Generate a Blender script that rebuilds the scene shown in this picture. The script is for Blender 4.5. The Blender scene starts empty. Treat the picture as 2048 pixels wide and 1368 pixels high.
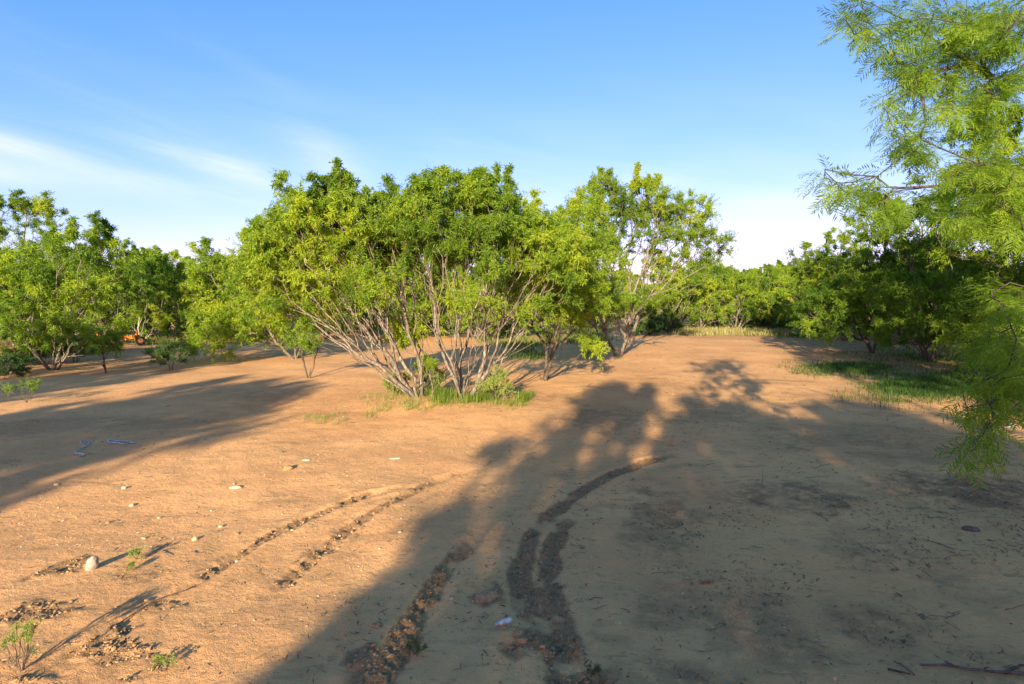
import bpy, math, random, time
import numpy as np
from mathutils import Matrix, Vector
T0 = time.time()
R = math.radians
sc = bpy.context.scene
col = sc.collection

# ------------------------------------------------------------------ camera, sky, sun, exposure
CAM_H, FPX, CX, HY = 1.7, 1138.0, 1024.0, 600.0      # eye height, focal length / centre / horizon in photo pixels
cam_d = bpy.data.cameras.new('camera')
cam = bpy.data.objects.new('camera', cam_d); col.objects.link(cam)
cam.location = (0, 0, CAM_H); cam.rotation_euler = (R(90), 0, 0)
cam_d.sensor_width = 36.0; cam_d.lens = 36.0*FPX/2048.0
cam_d.shift_y = -84.0/2048.0
cam_d.clip_start = 0.05; cam_d.clip_end = 3000
sc.camera = cam

SUN_EL, SUN_AZ = 16.0, 13.0          # the light travels towards +Y, SUN_AZ degrees to the right
world = bpy.data.worlds.new('World'); sc.world = world; world.use_nodes = True
wn = world.node_tree; N = wn.nodes; L = wn.links
for n in list(N): N.remove(n)
wo = N.new('ShaderNodeOutputWorld'); bg = N.new('ShaderNodeBackground')
sky = N.new('ShaderNodeTexSky'); sky.sky_type = 'NISHITA'; sky.sun_disc = False
sky.sun_elevation = R(SUN_EL); sky.sun_rotation = R(180.0+SUN_AZ)
sky.altitude = 300; sky.air_density = 1.0; sky.dust_density = 0.6; sky.ozone_density = 1.6
# clearer, deeper blue air than the stock sky: one tone curve per channel over the whole dome
def wm(op, a, b=None, c=None, clamp=False):
    n = N.new('ShaderNodeMath'); n.operation = op; n.use_clamp = clamp
    for k, v in enumerate((a, b, c)):
        if v is None: continue
        if isinstance(v, (int, float)): n.inputs[k].default_value = v
        else: L.new(v, n.inputs[k])
    return n.outputs[0]
spl = N.new('ShaderNodeSeparateColor'); L.new(sky.outputs[0], spl.inputs[0]); cmbc = N.new('ShaderNodeCombineColor')
for k, (gain, gam) in enumerate(((.37, 1.32), (.395, .80), (.63, .85))):
    L.new(wm('MULTIPLY', wm('POWER', wm('MULTIPLY', spl.outputs[k], .3314), gam), gain/.3314), cmbc.inputs[k])
# thin cirrus: noise stretched along the wind, stronger low down
geo = N.new('ShaderNodeTexCoord'); sep = N.new('ShaderNodeSeparateXYZ')
L.new(geo.outputs['Generated'], sep.inputs[0])
X, Y, Z = sep.outputs
az = wm('ARCTAN2', X, Y)             # 0 ahead, + to the right
rad = wm('SQRT', wm('ADD', wm('MULTIPLY', X, X), wm('MULTIPLY', Y, Y)))
el = wm('ARCTAN2', Z, rad)
cmb = N.new('ShaderNodeCombineXYZ')
L.new(wm('MULTIPLY', az, 2.2), cmb.inputs[0])
L.new(wm('MULTIPLY', wm('ADD', el, wm('MULTIPLY', az, 0.16)), 15.0), cmb.inputs[1])
ns = N.new('ShaderNodeTexNoise'); ns.inputs['Scale'].default_value = 1.0; ns.inputs['Detail'].default_value = 7
ns.inputs['Roughness'].default_value = 0.58; ns.inputs['Distortion'].default_value = 0.5
L.new(cmb.outputs[0], ns.inputs['Vector'])
def gauss(a0, e0, sa, se, tilt):
    da = wm('SUBTRACT', az, a0); de = wm('SUBTRACT', wm('SUBTRACT', el, e0), wm('MULTIPLY', da, tilt))
    q = wm('ADD', wm('POWER', wm('DIVIDE', wm('ABSOLUTE', da), sa), 2.0), wm('POWER', wm('DIVIDE', wm('ABSOLUTE', de), se), 2.0))
    return wm('EXPONENT', wm('MULTIPLY', q, -1.0))
g = None
# individual wisps of the day's cirrus (azimuth, elevation, widths, tilt)
for p, amp in (((-0.47, 0.205, 0.10, 0.017, -0.19), 1.0), ((-0.73, 0.203, 0.09, 0.017, -0.10), .85),
          ((-0.80, 0.170, 0.16, 0.017, -0.06), .7), ((-0.52, 0.172, 0.14, 0.017, -0.10), .65),
          ((0.42, 0.150, 0.16, 0.028, 0.10), .6), ((0.24, 0.20, 0.07, 0.02, 0.0), .5), ((-0.30, 0.215, 0.06, 0.04, -0.6), .5),
          ((-0.45, 0.36, 0.10, 0.015, -0.35), .08), ((1.2, 0.25, 0.25, 0.03, 0.1), .6), ((2.2, 0.3, 0.3, 0.03, 0.1), .6),
          ((-1.6, 0.25, 0.3, 0.03, 0.1), .6), ((-2.5, 0.2, 0.3, 0.03, 0.05), .6)):
    v = wm('MULTIPLY', gauss(*p), amp)
    g = v if g is None else wm('ADD', g, v)
cl = wm('MULTIPLY', g, wm('MULTIPLY', wm('SUBTRACT', ns.outputs[0], 0.22), 2.3), clamp=True)
veil = wm('MULTIPLY', wm('MULTIPLY', wm('SUBTRACT', ns.outputs[0], 0.40), 1.2, clamp=True), wm('EXPONENT', wm('MULTIPLY', wm('POWER', wm('DIVIDE', wm('ABSOLUTE', wm('SUBTRACT', el, 0.19)), 0.13), 2.0), -1.0)))
cov = wm('ADD', wm('MULTIPLY', cl, 0.9), wm('MULTIPLY', veil, 0.45), clamp=True)
mixc = N.new('ShaderNodeMix'); mixc.data_type = 'RGBA'
L.new(cov, mixc.inputs['Factor']); L.new(cmbc.outputs[0], mixc.inputs['A'])
mixc.inputs['B'].default_value = (2.12, 2.22, 2.36, 1)
L.new(mixc.outputs['Result'], bg.inputs['Color'])
bg.inputs['Strength'].default_value = 0.14
L.new(bg.outputs[0], wo.inputs[0])

sd = bpy.data.lights.new('sun', 'SUN'); sun = bpy.data.objects.new('sun', sd); col.objects.link(sun)
sd.energy = 3.5; sd.angle = R(0.53); sd.color = (0.98, 0.84, 0.60)
ldir = Vector((math.sin(R(SUN_AZ))*math.cos(R(SUN_EL)), math.cos(R(SUN_AZ))*math.cos(R(SUN_EL)), -math.sin(R(SUN_EL))))
sun.rotation_euler = ldir.to_track_quat('-Z', 'Y').to_euler(); sun.location = (-8, -30, 20)

sc.view_settings.view_transform = 'Standard'; sc.view_settings.look = 'None'
sc.view_settings.exposure = 1.85; sc.view_settings.gamma = 1.0; sc.view_settings.use_curve_mapping = False
sc.render.engine = 'CYCLES'
sc.cycles.max_bounces = 7; sc.cycles.diffuse_bounces = 4; sc.cycles.transmission_bounces = 5; sc.cycles.glossy_bounces = 2
sc.cycles.use_denoising = True
sc.cycles.caustics_reflective = False; sc.cycles.caustics_refractive = False

# ------------------------------------------------------------------ helpers
def PX(px, py, D):                    # point seen at photo pixel (px,py) at depth D
    return np.array([(px-CX)/FPX*D, D, CAM_H-(py-HY)/FPX*D])
def GD(px, py):                       # point of the flat ground seen at photo pixel
    D = CAM_H*FPX/(py-HY); return ((px-CX)/FPX*D, D)

def hash2(ix, iy, seed):
    h = (ix.astype(np.int64)*374761393 + iy.astype(np.int64)*668265263 + seed*1274126177) & 0xffffffff
    h = ((h ^ (h >> 13))*1274126177) & 0xffffffff
    return ((h ^ (h >> 16)) & 0xffff)/65535.0
def vnoise(x, y, seed=0):
    x0 = np.floor(x); y0 = np.floor(y); fx = x-x0; fy = y-y0
    fx = fx*fx*fx*(fx*(fx*6-15)+10); fy = fy*fy*fy*(fy*(fy*6-15)+10)
    x0 = x0.astype(np.int64); y0 = y0.astype(np.int64)
    a = hash2(x0, y0, seed); b = hash2(x0+1, y0, seed); c = hash2(x0, y0+1, seed); d = hash2(x0+1, y0+1, seed)
    return (a*(1-fx)+b*fx)*(1-fy)+(c*(1-fx)+d*fx)*fy
def fbm(x, y, sc_, oct_=4, seed=0, rough=0.5):
    x = np.asarray(x, float); y = np.asarray(y, float)
    s = 0; a = 1; t = 0; f = 1/sc_
    for o in range(oct_):
        ca, sa = math.cos(o*1.3), math.sin(o*1.3)
        s = s + a*vnoise((x*ca-y*sa)*f+17.3*o, (x*sa+y*ca)*f+9.1*o, seed+o); t += a; a *= rough; f *= 2.03
    return s/t
def sstep(a, b, x):
    t = np.clip((x-a)/(b-a), 0, 1); return t*t*(3-2*t)

# wheel tracks and scuffed soil, given where they run on the ground: (points, half width, strength, lug period)
def gpoly(*pts): return np.array([GD(*p) for p in pts])
TRACKS = [
    (gpoly((300,1215),(400,1160),(520,1080),(620,1030),(740,985),(850,962)), .045, .85, .07),
    (gpoly((480,1235),(560,1170),(620,1118),(700,1050),(800,990),(870,955),(950,925)), .05, .75, .07),
    (gpoly((520,1700),(670,1450),(770,1340),(850,1195),(905,1110),(975,1048)), .065, 1., .09),
    (gpoly((1210,1750),(1140,1480),(1110,1300),(1052,1200),(1040,1130),(1062,1060),(1110,1010),(1165,970),(1215,945),(1290,918),(1370,902)), .062, 1.0, .09),
    (gpoly((1290,1750),(1205,1450),(1165,1330),(1118,1240),(1098,1160),(1100,1090),(1128,1035),(1150,1000)), .062, 1.0, .09),
    (gpoly((60,1400),(140,1320),(215,1280),(300,1225),(390,1165)), .07, 1.0, .11),
    (gpoly((260,1430),(330,1350),(420,1290),(520,1230)), .05, .35, .11),
    (gpoly((1560,985),(1640,995),(1780,985),(1870,992),(2048,1000)), .07, .45, .3),
    (gpoly((1180,830),(1260,842),(1330,838)), .10, .5, .3),
]
PATCHES = [  # churned patches: px, py, radius x, radius y (m), strength
    (120,1330,.26,.14,1.), (200,1345,.30,.12,1.), (95,1225,.22,.10,.8), (290,1225,.2,.08,.9), (120,1135,.17,.10,.8), (270,1150,.2,.08,.5), (150,965,.5,.2,.35),
    (972,1178,.10,.11,.9), (1030,1265,.12,.12,.9), (740,1350,.16,.16,.8), (1280,1290,.4,.1,.4), (1340,1215,.4,.15,.4), (1610,992,.5,.25,.6),
    (1960,990,.5,.3,.7), (1330,1010,.3,.35,.5), (1310,1060,.3,.2,.4), (1480,1225,.5,.3,.4), (1740,1090,.5,.3,.35), (1350,1360,.4,.1,.5),
    (1200,835,.6,.6,.45), (1290,840,.5,.4,.4), (1900,1180,.4,.2,.35), (1740,1240,.3,.2,.4), (1600,1330,.5,.1,.3),(1450,820,.8,.8,.35), (1700,800,1.2,1.0,.4),(1700,900,.8,.5,.4),
    (60,850,1.2,.6,.3), (330,840,1.2,.5,.35), (480,770,1.5,.8,.35), (620,1280,.3,.15,.3)]
def rough_mask(x, y):
    x = np.asarray(x, float); y = np.asarray(y, float)
    m = np.zeros_like(x); lug = np.zeros_like(x); dep = np.zeros_like(x)
    wob = (fbm(x, y, .18, 3, 5)-.5)*.06
    for pts, hw, st, per in TRACKS:
        lo = pts.min(0)-.5; hi = pts.max(0)+.5
        sel = np.nonzero((x > lo[0]) & (x < hi[0]) & (y > lo[1]) & (y < hi[1]))[0]
        if len(sel) == 0: continue
        sx, sy = x[sel], y[sel]
        best = np.full(len(sel), 9.); arc = np.zeros(len(sel)); side = np.zeros(len(sel)); s0 = 0
        for a, b in zip(pts[:-1], pts[1:]):
            d = b-a; ln = np.hypot(*d)
            t = np.clip(((sx-a[0])*d[0]+(sy-a[1])*d[1])/ln**2, 0, 1)
            ox = sx-a[0]-t*d[0]; oy = sy-a[1]-t*d[1]; r = np.hypot(ox, oy)
            k = r < best; best[k] = r[k]; arc[k] = (s0+t*ln)[k]; side[k] = ((ox*d[1]-oy*d[0])/ln)[k]; s0 += ln
        best = np.abs(best+wob[sel])
        f = (1-sstep(hw*.7, hw*1.6, best))*st*(0.3+0.7*sstep(.25, .48, fbm(sx, sy, .22, 3, 11)))
        f *= sstep(0, .6, arc)*sstep(0, .6, s0-arc)
        m[sel] = np.maximum(m[sel], f)
        lug[sel] = np.maximum(lug[sel], f*(.5+.5*np.sin((arc+side*.8+.03*np.sin(arc*7))/per*2*math.pi)))
        dep[sel] += st*(.026*np.exp(-(best/(hw*1.2))**2)-.013*np.exp(-((best-hw*2.1)/(hw*.7))**2))*sstep(0, .5, arc)*sstep(0, .5, s0-arc)
    for px, py, rx, ry, st in PATCHES:
        gx, gy = GD(px, py)
        q = np.hypot((x-gx)/rx, (y-gy)/(ry*1.6)); q += (fbm(x, y, .15, 3, 21)-.5)*1.3
        m = np.maximum(m, (1-sstep(.6, 1.15, q))*st*(0.3+0.7*sstep(.3, .55, fbm(x, y, .2, 3, 12))))
    return m, lug, dep
def ground_h(x, y, full=False):
    shp = np.shape(x); x = np.atleast_1d(np.asarray(x, float)).ravel(); y = np.atleast_1d(np.asarray(y, float)).ravel()
    near = 1-sstep(14, 30, np.hypot(x, y))
    m, lug, dep = rough_mask(x, y)
    h = (fbm(x, y, 5.0, 3, 1)-.5)*.16
    h += (fbm(x, y, .9, 4, 2)-.5)*.045*near
    h += (fbm(x, y, .16, 4, 3, .6)-.5)*.013*near*(.4+1.2*fbm(x, y, 1.4, 2, 91))
    cl = np.clip(fbm(x, y, .055, 3, 31, .6)*1.9-.75, 0, 1)
    h += m*(cl*.036-.006)+lug*.016-dep
    # low mound at the mesquite clump
    h += .10*np.exp(-((x+1.2)**2+(y-9.6)**2)/1.6)
    h += 1.2*sstep(60, 400, np.hypot(x, y))*(fbm(x, y, 90., 2, 8))
    if full: return h.reshape(shp), m.reshape(shp)
    return h.reshape(shp)
def gz(x, y): return float(ground_h(np.array([x]), np.array([y]))[0])

def make_mesh(name, V, faces, mat, attrs=None, smooth=False):
    """V (n,3); faces: list of (m,k) int arrays; attrs: dict name -> per-vertex float array"""
    me = bpy.data.meshes.new(name)
    V = np.ascontiguousarray(V, dtype=np.float32)
    me.vertices.add(len(V)); me.vertices.foreach_set('co', V.ravel())
    li = np.concatenate([f.ravel() for f in faces]).astype(np.int32)
    tot = np.concatenate([np.full(len(f), f.shape[1], np.int32) for f in faces])
    st = np.concatenate([[0], np.cumsum(tot)[:-1]]).astype(np.int32)
    me.loops.add(len(li)); me.loops.foreach_set('vertex_index', li)
    me.polygons.add(len(tot)); me.polygons.foreach_set('loop_start', st); me.polygons.foreach_set('loop_total', tot)
    me.polygons.foreach_set('use_smooth', np.full(len(tot), smooth, bool))
    if mat: me.materials.append(mat)
    if attrs:
        for k, a in attrs.items():
            at = me.attributes.new(k, 'FLOAT', 'POINT'); at.data.foreach_set('value', np.ascontiguousarray(a, dtype=np.float32))
    me.update(calc_edges=True)
    return me
def obj(name, me, parent=None, loc=None, **props):
    o = bpy.data.objects.new(name, me); col.objects.link(o)
    if parent is not None: o.parent = parent
    if loc is not None: o.location = loc
    for k, v in props.items(): o[k] = v
    return o
def thing(name, label, cat, loc=(0,0,0), rz=0.0, group=None, mesh=None):
    o = bpy.data.objects.new(name, mesh); col.objects.link(o)
    o.location = loc; o.rotation_euler = (0, 0, rz); o['label'] = label; o['category'] = cat
    if group: o['group'] = group
    return o

# ------------------------------------------------------------------ materials
def newmat(name):
    m = bpy.data.materials.new(name); m.use_nodes = True
    nt = m.node_tree
    for n in list(nt.nodes): nt.nodes.remove(n)
    return m, nt, nt.nodes, nt.links
def ramp(nd, stops):
    r = nd.new('ShaderNodeValToRGB'); e = r.color_ramp.elements
    while len(e) > 1: e.remove(e[0])
    e[0].position = stops[0][0]; e[0].color = (*stops[0][1], 1)
    for p, c in stops[1:]:
        k = e.new(p); k.color = (*c, 1)
    return r
def leaf_mat(name, dark, mid, light, trans=.5):
    m, nt, nd, lk = newmat(name)
    out = nd.new('ShaderNodeOutputMaterial')
    at = nd.new('ShaderNodeAttribute'); at.attribute_name = 'tone'
    g = nd.new('ShaderNodeNewGeometry')
    add = nd.new('ShaderNodeMath'); add.operation = 'MULTIPLY_ADD'; add.inputs[1].default_value = .30
    lk.new(g.outputs['Random Per Island'], add.inputs[0]); lk.new(at.outputs['Fac'], add.inputs[2])
    r = ramp(nd, [(0.0, dark), (.5, mid), (1.0, light)])
    lk.new(add.outputs[0], r.inputs[0])
    d = nd.new('ShaderNodeBsdfPrincipled'); d.inputs['Roughness'].default_value = .55; d.inputs['Specular IOR Level'].default_value = .3
    t = nd.new('ShaderNodeBsdfTranslucent'); mx = nd.new('ShaderNodeMixShader'); mx.inputs[0].default_value = trans
    br = nd.new('ShaderNodeMix'); br.data_type = 'RGBA'; br.blend_type = 'MULTIPLY'; br.inputs['Factor'].default_value = 1
    br.inputs['B'].default_value = (1.35, 1.45, .75, 1)
    lk.new(r.outputs[0], d.inputs['Base Color']); lk.new(r.outputs[0], br.inputs['A']); lk.new(br.outputs['Result'], t.inputs[0])
    lk.new(d.outputs[0], mx.inputs[1]); lk.new(t.outputs[0], mx.inputs[2]); lk.new(mx.outputs[0], out.inputs[0])
    return m
M_LEAF = leaf_mat('mesquite_leaf', (.085,.165,.012), (.22,.325,.024), (.42,.475,.032))
M_LEAF_DK = leaf_mat('blue_green_leaf', (.04,.09,.022), (.085,.155,.032), (.15,.23,.04), .36)
M_LEAF_YL = leaf_mat('pale_weed_leaf', (.14,.22,.035), (.25,.33,.06), (.38,.43,.09), .35)
M_GRASS = leaf_mat('green_grass', (.045,.10,.012), (.10,.19,.02), (.27,.32,.04), .35)
M_DRYGRASS = leaf_mat('dry_grass', (.16,.17,.05), (.30,.27,.09), (.46,.38,.17), .3)
def bark_mat(name, a, b, c):
    m, nt, nd, lk = newmat(name)
    out = nd.new('ShaderNodeOutputMaterial'); p = nd.new('ShaderNodeBsdfPrincipled'); p.inputs['Roughness'].default_value = .9
    p.inputs['Specular IOR Level'].default_value = .15
    tc = nd.new('ShaderNodeTexCoord'); mp = nd.new('ShaderNodeMapping'); mp.inputs['Scale'].default_value = (1, 1, .25)
    n1 = nd.new('ShaderNodeTexNoise'); n1.inputs['Scale'].default_value = 45; n1.inputs['Detail'].default_value = 5
    n2 = nd.new('ShaderNodeTexNoise'); n2.inputs['Scale'].default_value = 3
    g = nd.new('ShaderNodeNewGeometry')
    lk.new(tc.outputs['Object'], mp.inputs[0]); lk.new(mp.outputs[0], n1.inputs['Vector']); lk.new(tc.outputs['Object'], n2.inputs['Vector'])
    ad = nd.new('ShaderNodeMath'); ad.operation = 'MULTIPLY_ADD'; ad.inputs[1].default_value = .35; ad.inputs[2].default_value = -.12
    lk.new(n2.outputs[0], ad.inputs[0])
    a2 = nd.new('ShaderNodeMath'); a2.operation = 'ADD'; lk.new(ad.outputs[0], a2.inputs[0]); lk.new(n1.outputs[0], a2.inputs[1])
    r = ramp(nd, [(.32, a), (.52, b), (.75, c)]); lk.new(a2.outputs[0], r.inputs[0]); lk.new(r.outputs[0], p.inputs['Base Color'])
    bp = nd.new('ShaderNodeBump'); bp.inputs['Strength'].default_value = .6; bp.inputs['Distance'].default_value = .008
    lk.new(n1.outputs[0], bp.inputs['Height']); lk.new(bp.outputs[0], p.inputs['Normal'])
    lk.new(p.outputs[0], out.inputs[0]); return m
M_BARK = bark_mat('mesquite_bark', (.055,.045,.036), (.155,.122,.09), (.32,.265,.20))
M_BARK_DK = bark_mat('dark_bark', (.035,.028,.022), (.09,.07,.052), (.17,.13,.10))
M_BARK_PALE = bark_mat('pale_bark', (.20,.17,.12), (.38,.33,.24), (.55,.49,.38))
def plain(name, colr, rough=.8, var=.25, scale=20, metal=0.0, bump=.3, second=None):
    m, nt, nd, lk = newmat(name)
    out = nd.new('ShaderNodeOutputMaterial'); p = nd.new('ShaderNodeBsdfPrincipled'); p.inputs['Roughness'].default_value = rough
    p.inputs['Metallic'].default_value = metal; p.inputs['Specular IOR Level'].default_value = .5 if rough < .5 else .12
    tc = nd.new('ShaderNodeTexCoord'); n1 = nd.new('ShaderNodeTexNoise'); n1.inputs['Scale'].default_value = scale; n1.inputs['Detail'].default_value = 6
    lk.new(tc.outputs['Object'], n1.inputs['Vector'])
    g = nd.new('ShaderNodeNewGeometry')
    a2 = nd.new('ShaderNodeMath'); a2.operation = 'MULTIPLY_ADD'; a2.inputs[1].default_value = .35; lk.new(g.outputs['Random Per Island'], a2.inputs[0]); lk.new(n1.outputs[0], a2.inputs[2])
    lo = tuple(c*(1-var) for c in colr); hi = tuple(min(1, c*(1+var)) for c in (second or colr))
    r = ramp(nd, [(.4, lo), (.9, hi)]); lk.new(a2.outputs[0], r.inputs[0]); lk.new(r.outputs[0], p.inputs['Base Color'])
    bp = nd.new('ShaderNodeBump'); bp.inputs['Strength'].default_value = bump; bp.inputs['Distance'].default_value = .01
    lk.new(n1.outputs[0], bp.inputs['Height']); lk.new(bp.outputs[0], p.inputs['Normal'])
    lk.new(p.outputs[0], out.inputs[0]); return m
M_CLOD = plain('soil_clod', (.25,.148,.070), .95, .3, 30, second=(.36,.22,.105))
M_PEB = plain('pebble', (.36,.235,.12), .9, .35, 30, second=(.50,.35,.20))
M_STONE = plain('pale_stone', (.34,.25,.16), .85, .3, 25, second=(.48,.38,.26))
M_LITTER = plain('leaf_litter', (.085,.058,.036), .9, .5, 10, second=(.17,.12,.075))
M_STRAW = plain('pale_straw', (.42,.34,.22), .8, .2, 10)
M_WOOD = plain('weathered_wood', (.22,.17,.13), .85, .3, 40, second=(.36,.30,.24))
M_STICK = plain('dark_stick', (.07,.055,.045), .85, .35, 40, second=(.14,.11,.09))
M_ROPE = plain('blue_rope', (.18,.31,.32), .8, .3, 60, second=(.34,.46,.46))
M_PLASTIC = plain('white_plastic', (.42,.39,.33), .6, .15, 30, bump=.1)
M_CLEAR = plain('cloudy_bottle', (.34,.31,.26), .4, .4, 40, second=(.55,.52,.46), bump=.4)
M_BONE = plain('bleached_bone', (.66,.60,.50), .6, .2, 18, second=(.78,.73,.64))
M_ORANGE = plain('orange_paint', (.42,.085,.012), .7, .35, 8, second=(.58,.16,.03))
M_RUST = plain('rusty_steel', (.14,.06,.03), .8, .4, 15)
M_TYRE = plain('tyre_rubber', (.025,.024,.023), .75, .3, 20)
M_DRYLEAF = plain('dry_leaf', (.30,.22,.12), .8, .3, 20)

def ground_mat():
    m, nt, nd, lk = newmat('sandy_ground')
    out = nd.new('ShaderNodeOutputMaterial'); p = nd.new('ShaderNodeBsdfPrincipled'); p.inputs['Roughness'].default_value = .95
    p.inputs['Specular IOR Level'].default_value = .12
    tc = nd.new('ShaderNodeTexCoord')
    def noise(s, d=5, r=.55, dist=0., scl=None):
        n = nd.new('ShaderNodeTexNoise'); n.inputs['Scale'].default_value = s; n.inputs['Detail'].default_value = d
        n.inputs['Roughness'].default_value = r; n.inputs['Distortion'].default_value = dist
        if scl:
            mp = nd.new('ShaderNodeMapping'); mp.inputs['Scale'].default_value = scl; lk.new(tc.outputs['Object'], mp.inputs[0]); lk.new(mp.outputs[0], n.inputs['Vector'])
        else: lk.new(tc.outputs['Object'], n.inputs['Vector'])
        return n.outputs[0]
    def mix(a, b, f, mode='MIX'):
        x = nd.new('ShaderNodeMix'); x.data_type = 'RGBA'; x.blend_type = mode
        for s, v in (('A', a), ('B', b)):
            if isinstance(v, tuple): x.inputs[s].default_value = (*v, 1)
            else: lk.new(v, x.inputs[s])
        if isinstance(f, (int, float)): x.inputs['Factor'].default_value = f
        else: lk.new(f, x.inputs['Factor'])
        return x.outputs['Result']
    def rng(v, a, b, lo=0., hi=1.):
        x = nd.new('ShaderNodeMapRange'); x.interpolation_type = 'SMOOTHSTEP'
        x.inputs[1].default_value = a; x.inputs[2].default_value = b; x.inputs[3].default_value = lo; x.inputs[4].default_value = hi
        lk.new(v, x.inputs[0]); return x.outputs[0]
    base = mix((.66,.335,.132), (.80,.425,.168), rng(noise(.55, 5, .6, .4), .35, .65))
    base = mix(base, (.70,.36,.14), rng(noise(2.7, 6, .65, .3), .45, .7, 0, .7))
    base = mix(base, (.44,.25,.11), rng(noise(1.1, 7, .7, 1.0, (1.0, 2.2, 1)), .54, .68, 0, .55))   # darker organic stains
    grit = noise(170, 3, .6)
    base = mix(base, (.72,.54,.31), rng(grit, .62, .74, 0, .55))
    base = mix(base, (.22,.125,.055), rng(grit, .36, .28, 0, .6))
    mid = noise(34, 5, .65)
    base = mix(base, (.32,.19,.085), rng(mid, .60, .75, 0, .45))
    fl = noise(75, 4, .7, .6); pt = noise(.8, 4, .7)
    fm = nd.new('ShaderNodeMath'); fm.operation = 'MULTIPLY'; lk.new(rng(fl, .60, .66), fm.inputs[0]); lk.new(rng(pt, .42, .62, .15, .9), fm.inputs[1])
    base = mix(base, (.17,.095,.045), fm.outputs[0])          # dark specks of bark and dung
    base = mix(base, (.30,.165,.075), rng(noise(6.5, 8, .74, .8, (1, 2, 1)), .56, .64, 0, .55))   # broken crust and damp streaks
    at = nd.new('ShaderNodeAttribute'); at.attribute_name = 'rough'
    base = mix(base, (.28,.162,.075), rng(at.outputs['Fac'], .10, .80, 0, .80))
    ag = nd.new('ShaderNodeAttribute'); ag.attribute_name = 'litter'
    lit = nd.new('ShaderNodeMath'); lit.operation = 'MULTIPLY'
    lk.new(ag.outputs['Fac'], lit.inputs[0]); lk.new(rng(noise(14, 6, .7), .35, .6), lit.inputs[1])
    base = mix(base, (.15,.10,.055), lit.outputs[0])
    lk.new(base, p.inputs['Base Color'])
    b1 = nd.new('ShaderNodeBump'); b1.inputs['Strength'].default_value = .6; b1.inputs['Distance'].default_value = .02
    b2 = nd.new('ShaderNodeBump'); b2.inputs['Strength'].default_value = .8; b2.inputs['Distance'].default_value = .006
    lk.new(noise(28, 6, .62), b1.inputs['Height']); lk.new(grit, b2.inputs['Height']); lk.new(b1.outputs[0], b2.inputs['Normal'])
    lk.new(b2.outputs[0], p.inputs['Normal'])
    lk.new(p.outputs[0], out.inputs[0]); return m
M_GROUND = ground_mat()

# ------------------------------------------------------------------ ground: one sheet, fine near the camera
def grow(start, step, rate, stop):
    o = [start]; s = step
    while o[-1] < stop: s *= rate; o.append(o[-1]+s)
    return o
ax = grow(3.2, .023, 1.03, 900)
xs = np.array([-v for v in ax[::-1]] + list(np.arange(-3.2+.023, 3.2-.022, .023)) + ax)
ay = []; y = 2.2
while y < 13: ay.append(y); y += .0054*y
ay = ay[:-1] + grow(y, .06, 1.045, 1200)
by = grow(0, .04, 1.12, 300)
ys = np.array([2.2-v for v in by[::-1][:-1]] + ay)
gx, gy = np.meshgrid(xs, ys)
def litter_mask(x, y):
    """grass mats and leaf litter darken the soil: beneath the right-hand thicket, beyond the clearing, under the clump"""
    f = fbm(x, y, 1.5, 4, 41)
    yr = 24+(fbm(x, y*.3, 6., 3, 42)-.5)*8
    a = sstep(yr, yr+3, y)*.55
    u = x-(.30*y+2.2)                       # right edge of the track
    b = sstep(0, 2.5, u+(f-.5)*3)*sstep(8, 12, y)*.7
    v = -x-(.42*y+1.2); c = sstep(0, 3, v+(f-.5)*4)*sstep(12, 16, y)*.6
    d = .5*np.exp(-((x+1.1)**2/3.0+(y-9.7)**2/1.2))
    e = sstep(.62, .74, f)*.35*sstep(1, 3, x)*sstep(3, 5, y)
    p = 0*x           # mats of dead grass and twigs in the open
    for px, py, rx, ry, st in ((1600,992,.62,.30,.8), (1960,988,.85,.42,.95), (1800,985,.5,.16,.6), (1430,985,.35,.12,.4), (1330,1010,.34,.45,.55), (1300,1065,.25,.3,.45), (1480,1225,.4,.28,.5), (1350,1205,.3,.2,.5), (1560,1290,.3,.14,.5),
            (1730,1245,.3,.16,.55), (1740,1090,.45,.3,.4), (1960,1330,.4,.15,.45), (1300,1350,.4,.12,.6), (1210,832,.9,.5,.5), (1420,838,.9,.4,.4), (1700,870,1.1,.5,.5), (1880,900,.9,.4,.5), (1560,890,.8,.3,.35), (1150,945,.35,.25,.35),
            (70,850,1.3,.5,.4), (330,850,1.2,.4,.4), (560,790,1.2,.6,.4), (700,830,1.0,.4,.45)):
        qx, qy = GD(px, py); q = np.hypot((x-qx)/rx, (y-qy)/(ry*1.5))+(fbm(x, y, .22, 4, 93)-.5)*1.6
        p = np.maximum(p, (1-sstep(.45, 1.1, q))*st*.62)
    return np.clip(np.maximum.reduce([a, b, c, d, e, p]), 0, 1)
gh, gm = ground_h(gx.ravel(), gy.ravel(), True)
gV = np.stack([gx.ravel(), gy.ravel(), gh], 1)
nx, ny = len(xs), len(ys)
ii = (np.arange(ny-1)[:, None]*nx+np.arange(nx-1)[None, :]).ravel()
gF = np.stack([ii, ii+1, ii+nx+1, ii+nx], 1)
ground = obj('ground', make_mesh('ground', gV, [gF], M_GROUND, {'rough': gm, 'litter': litter_mask(gx.ravel(), gy.ravel())}, smooth=True), kind='structure')
print('ground', nx, ny, len(gF), round(time.time()-T0, 1))

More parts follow.
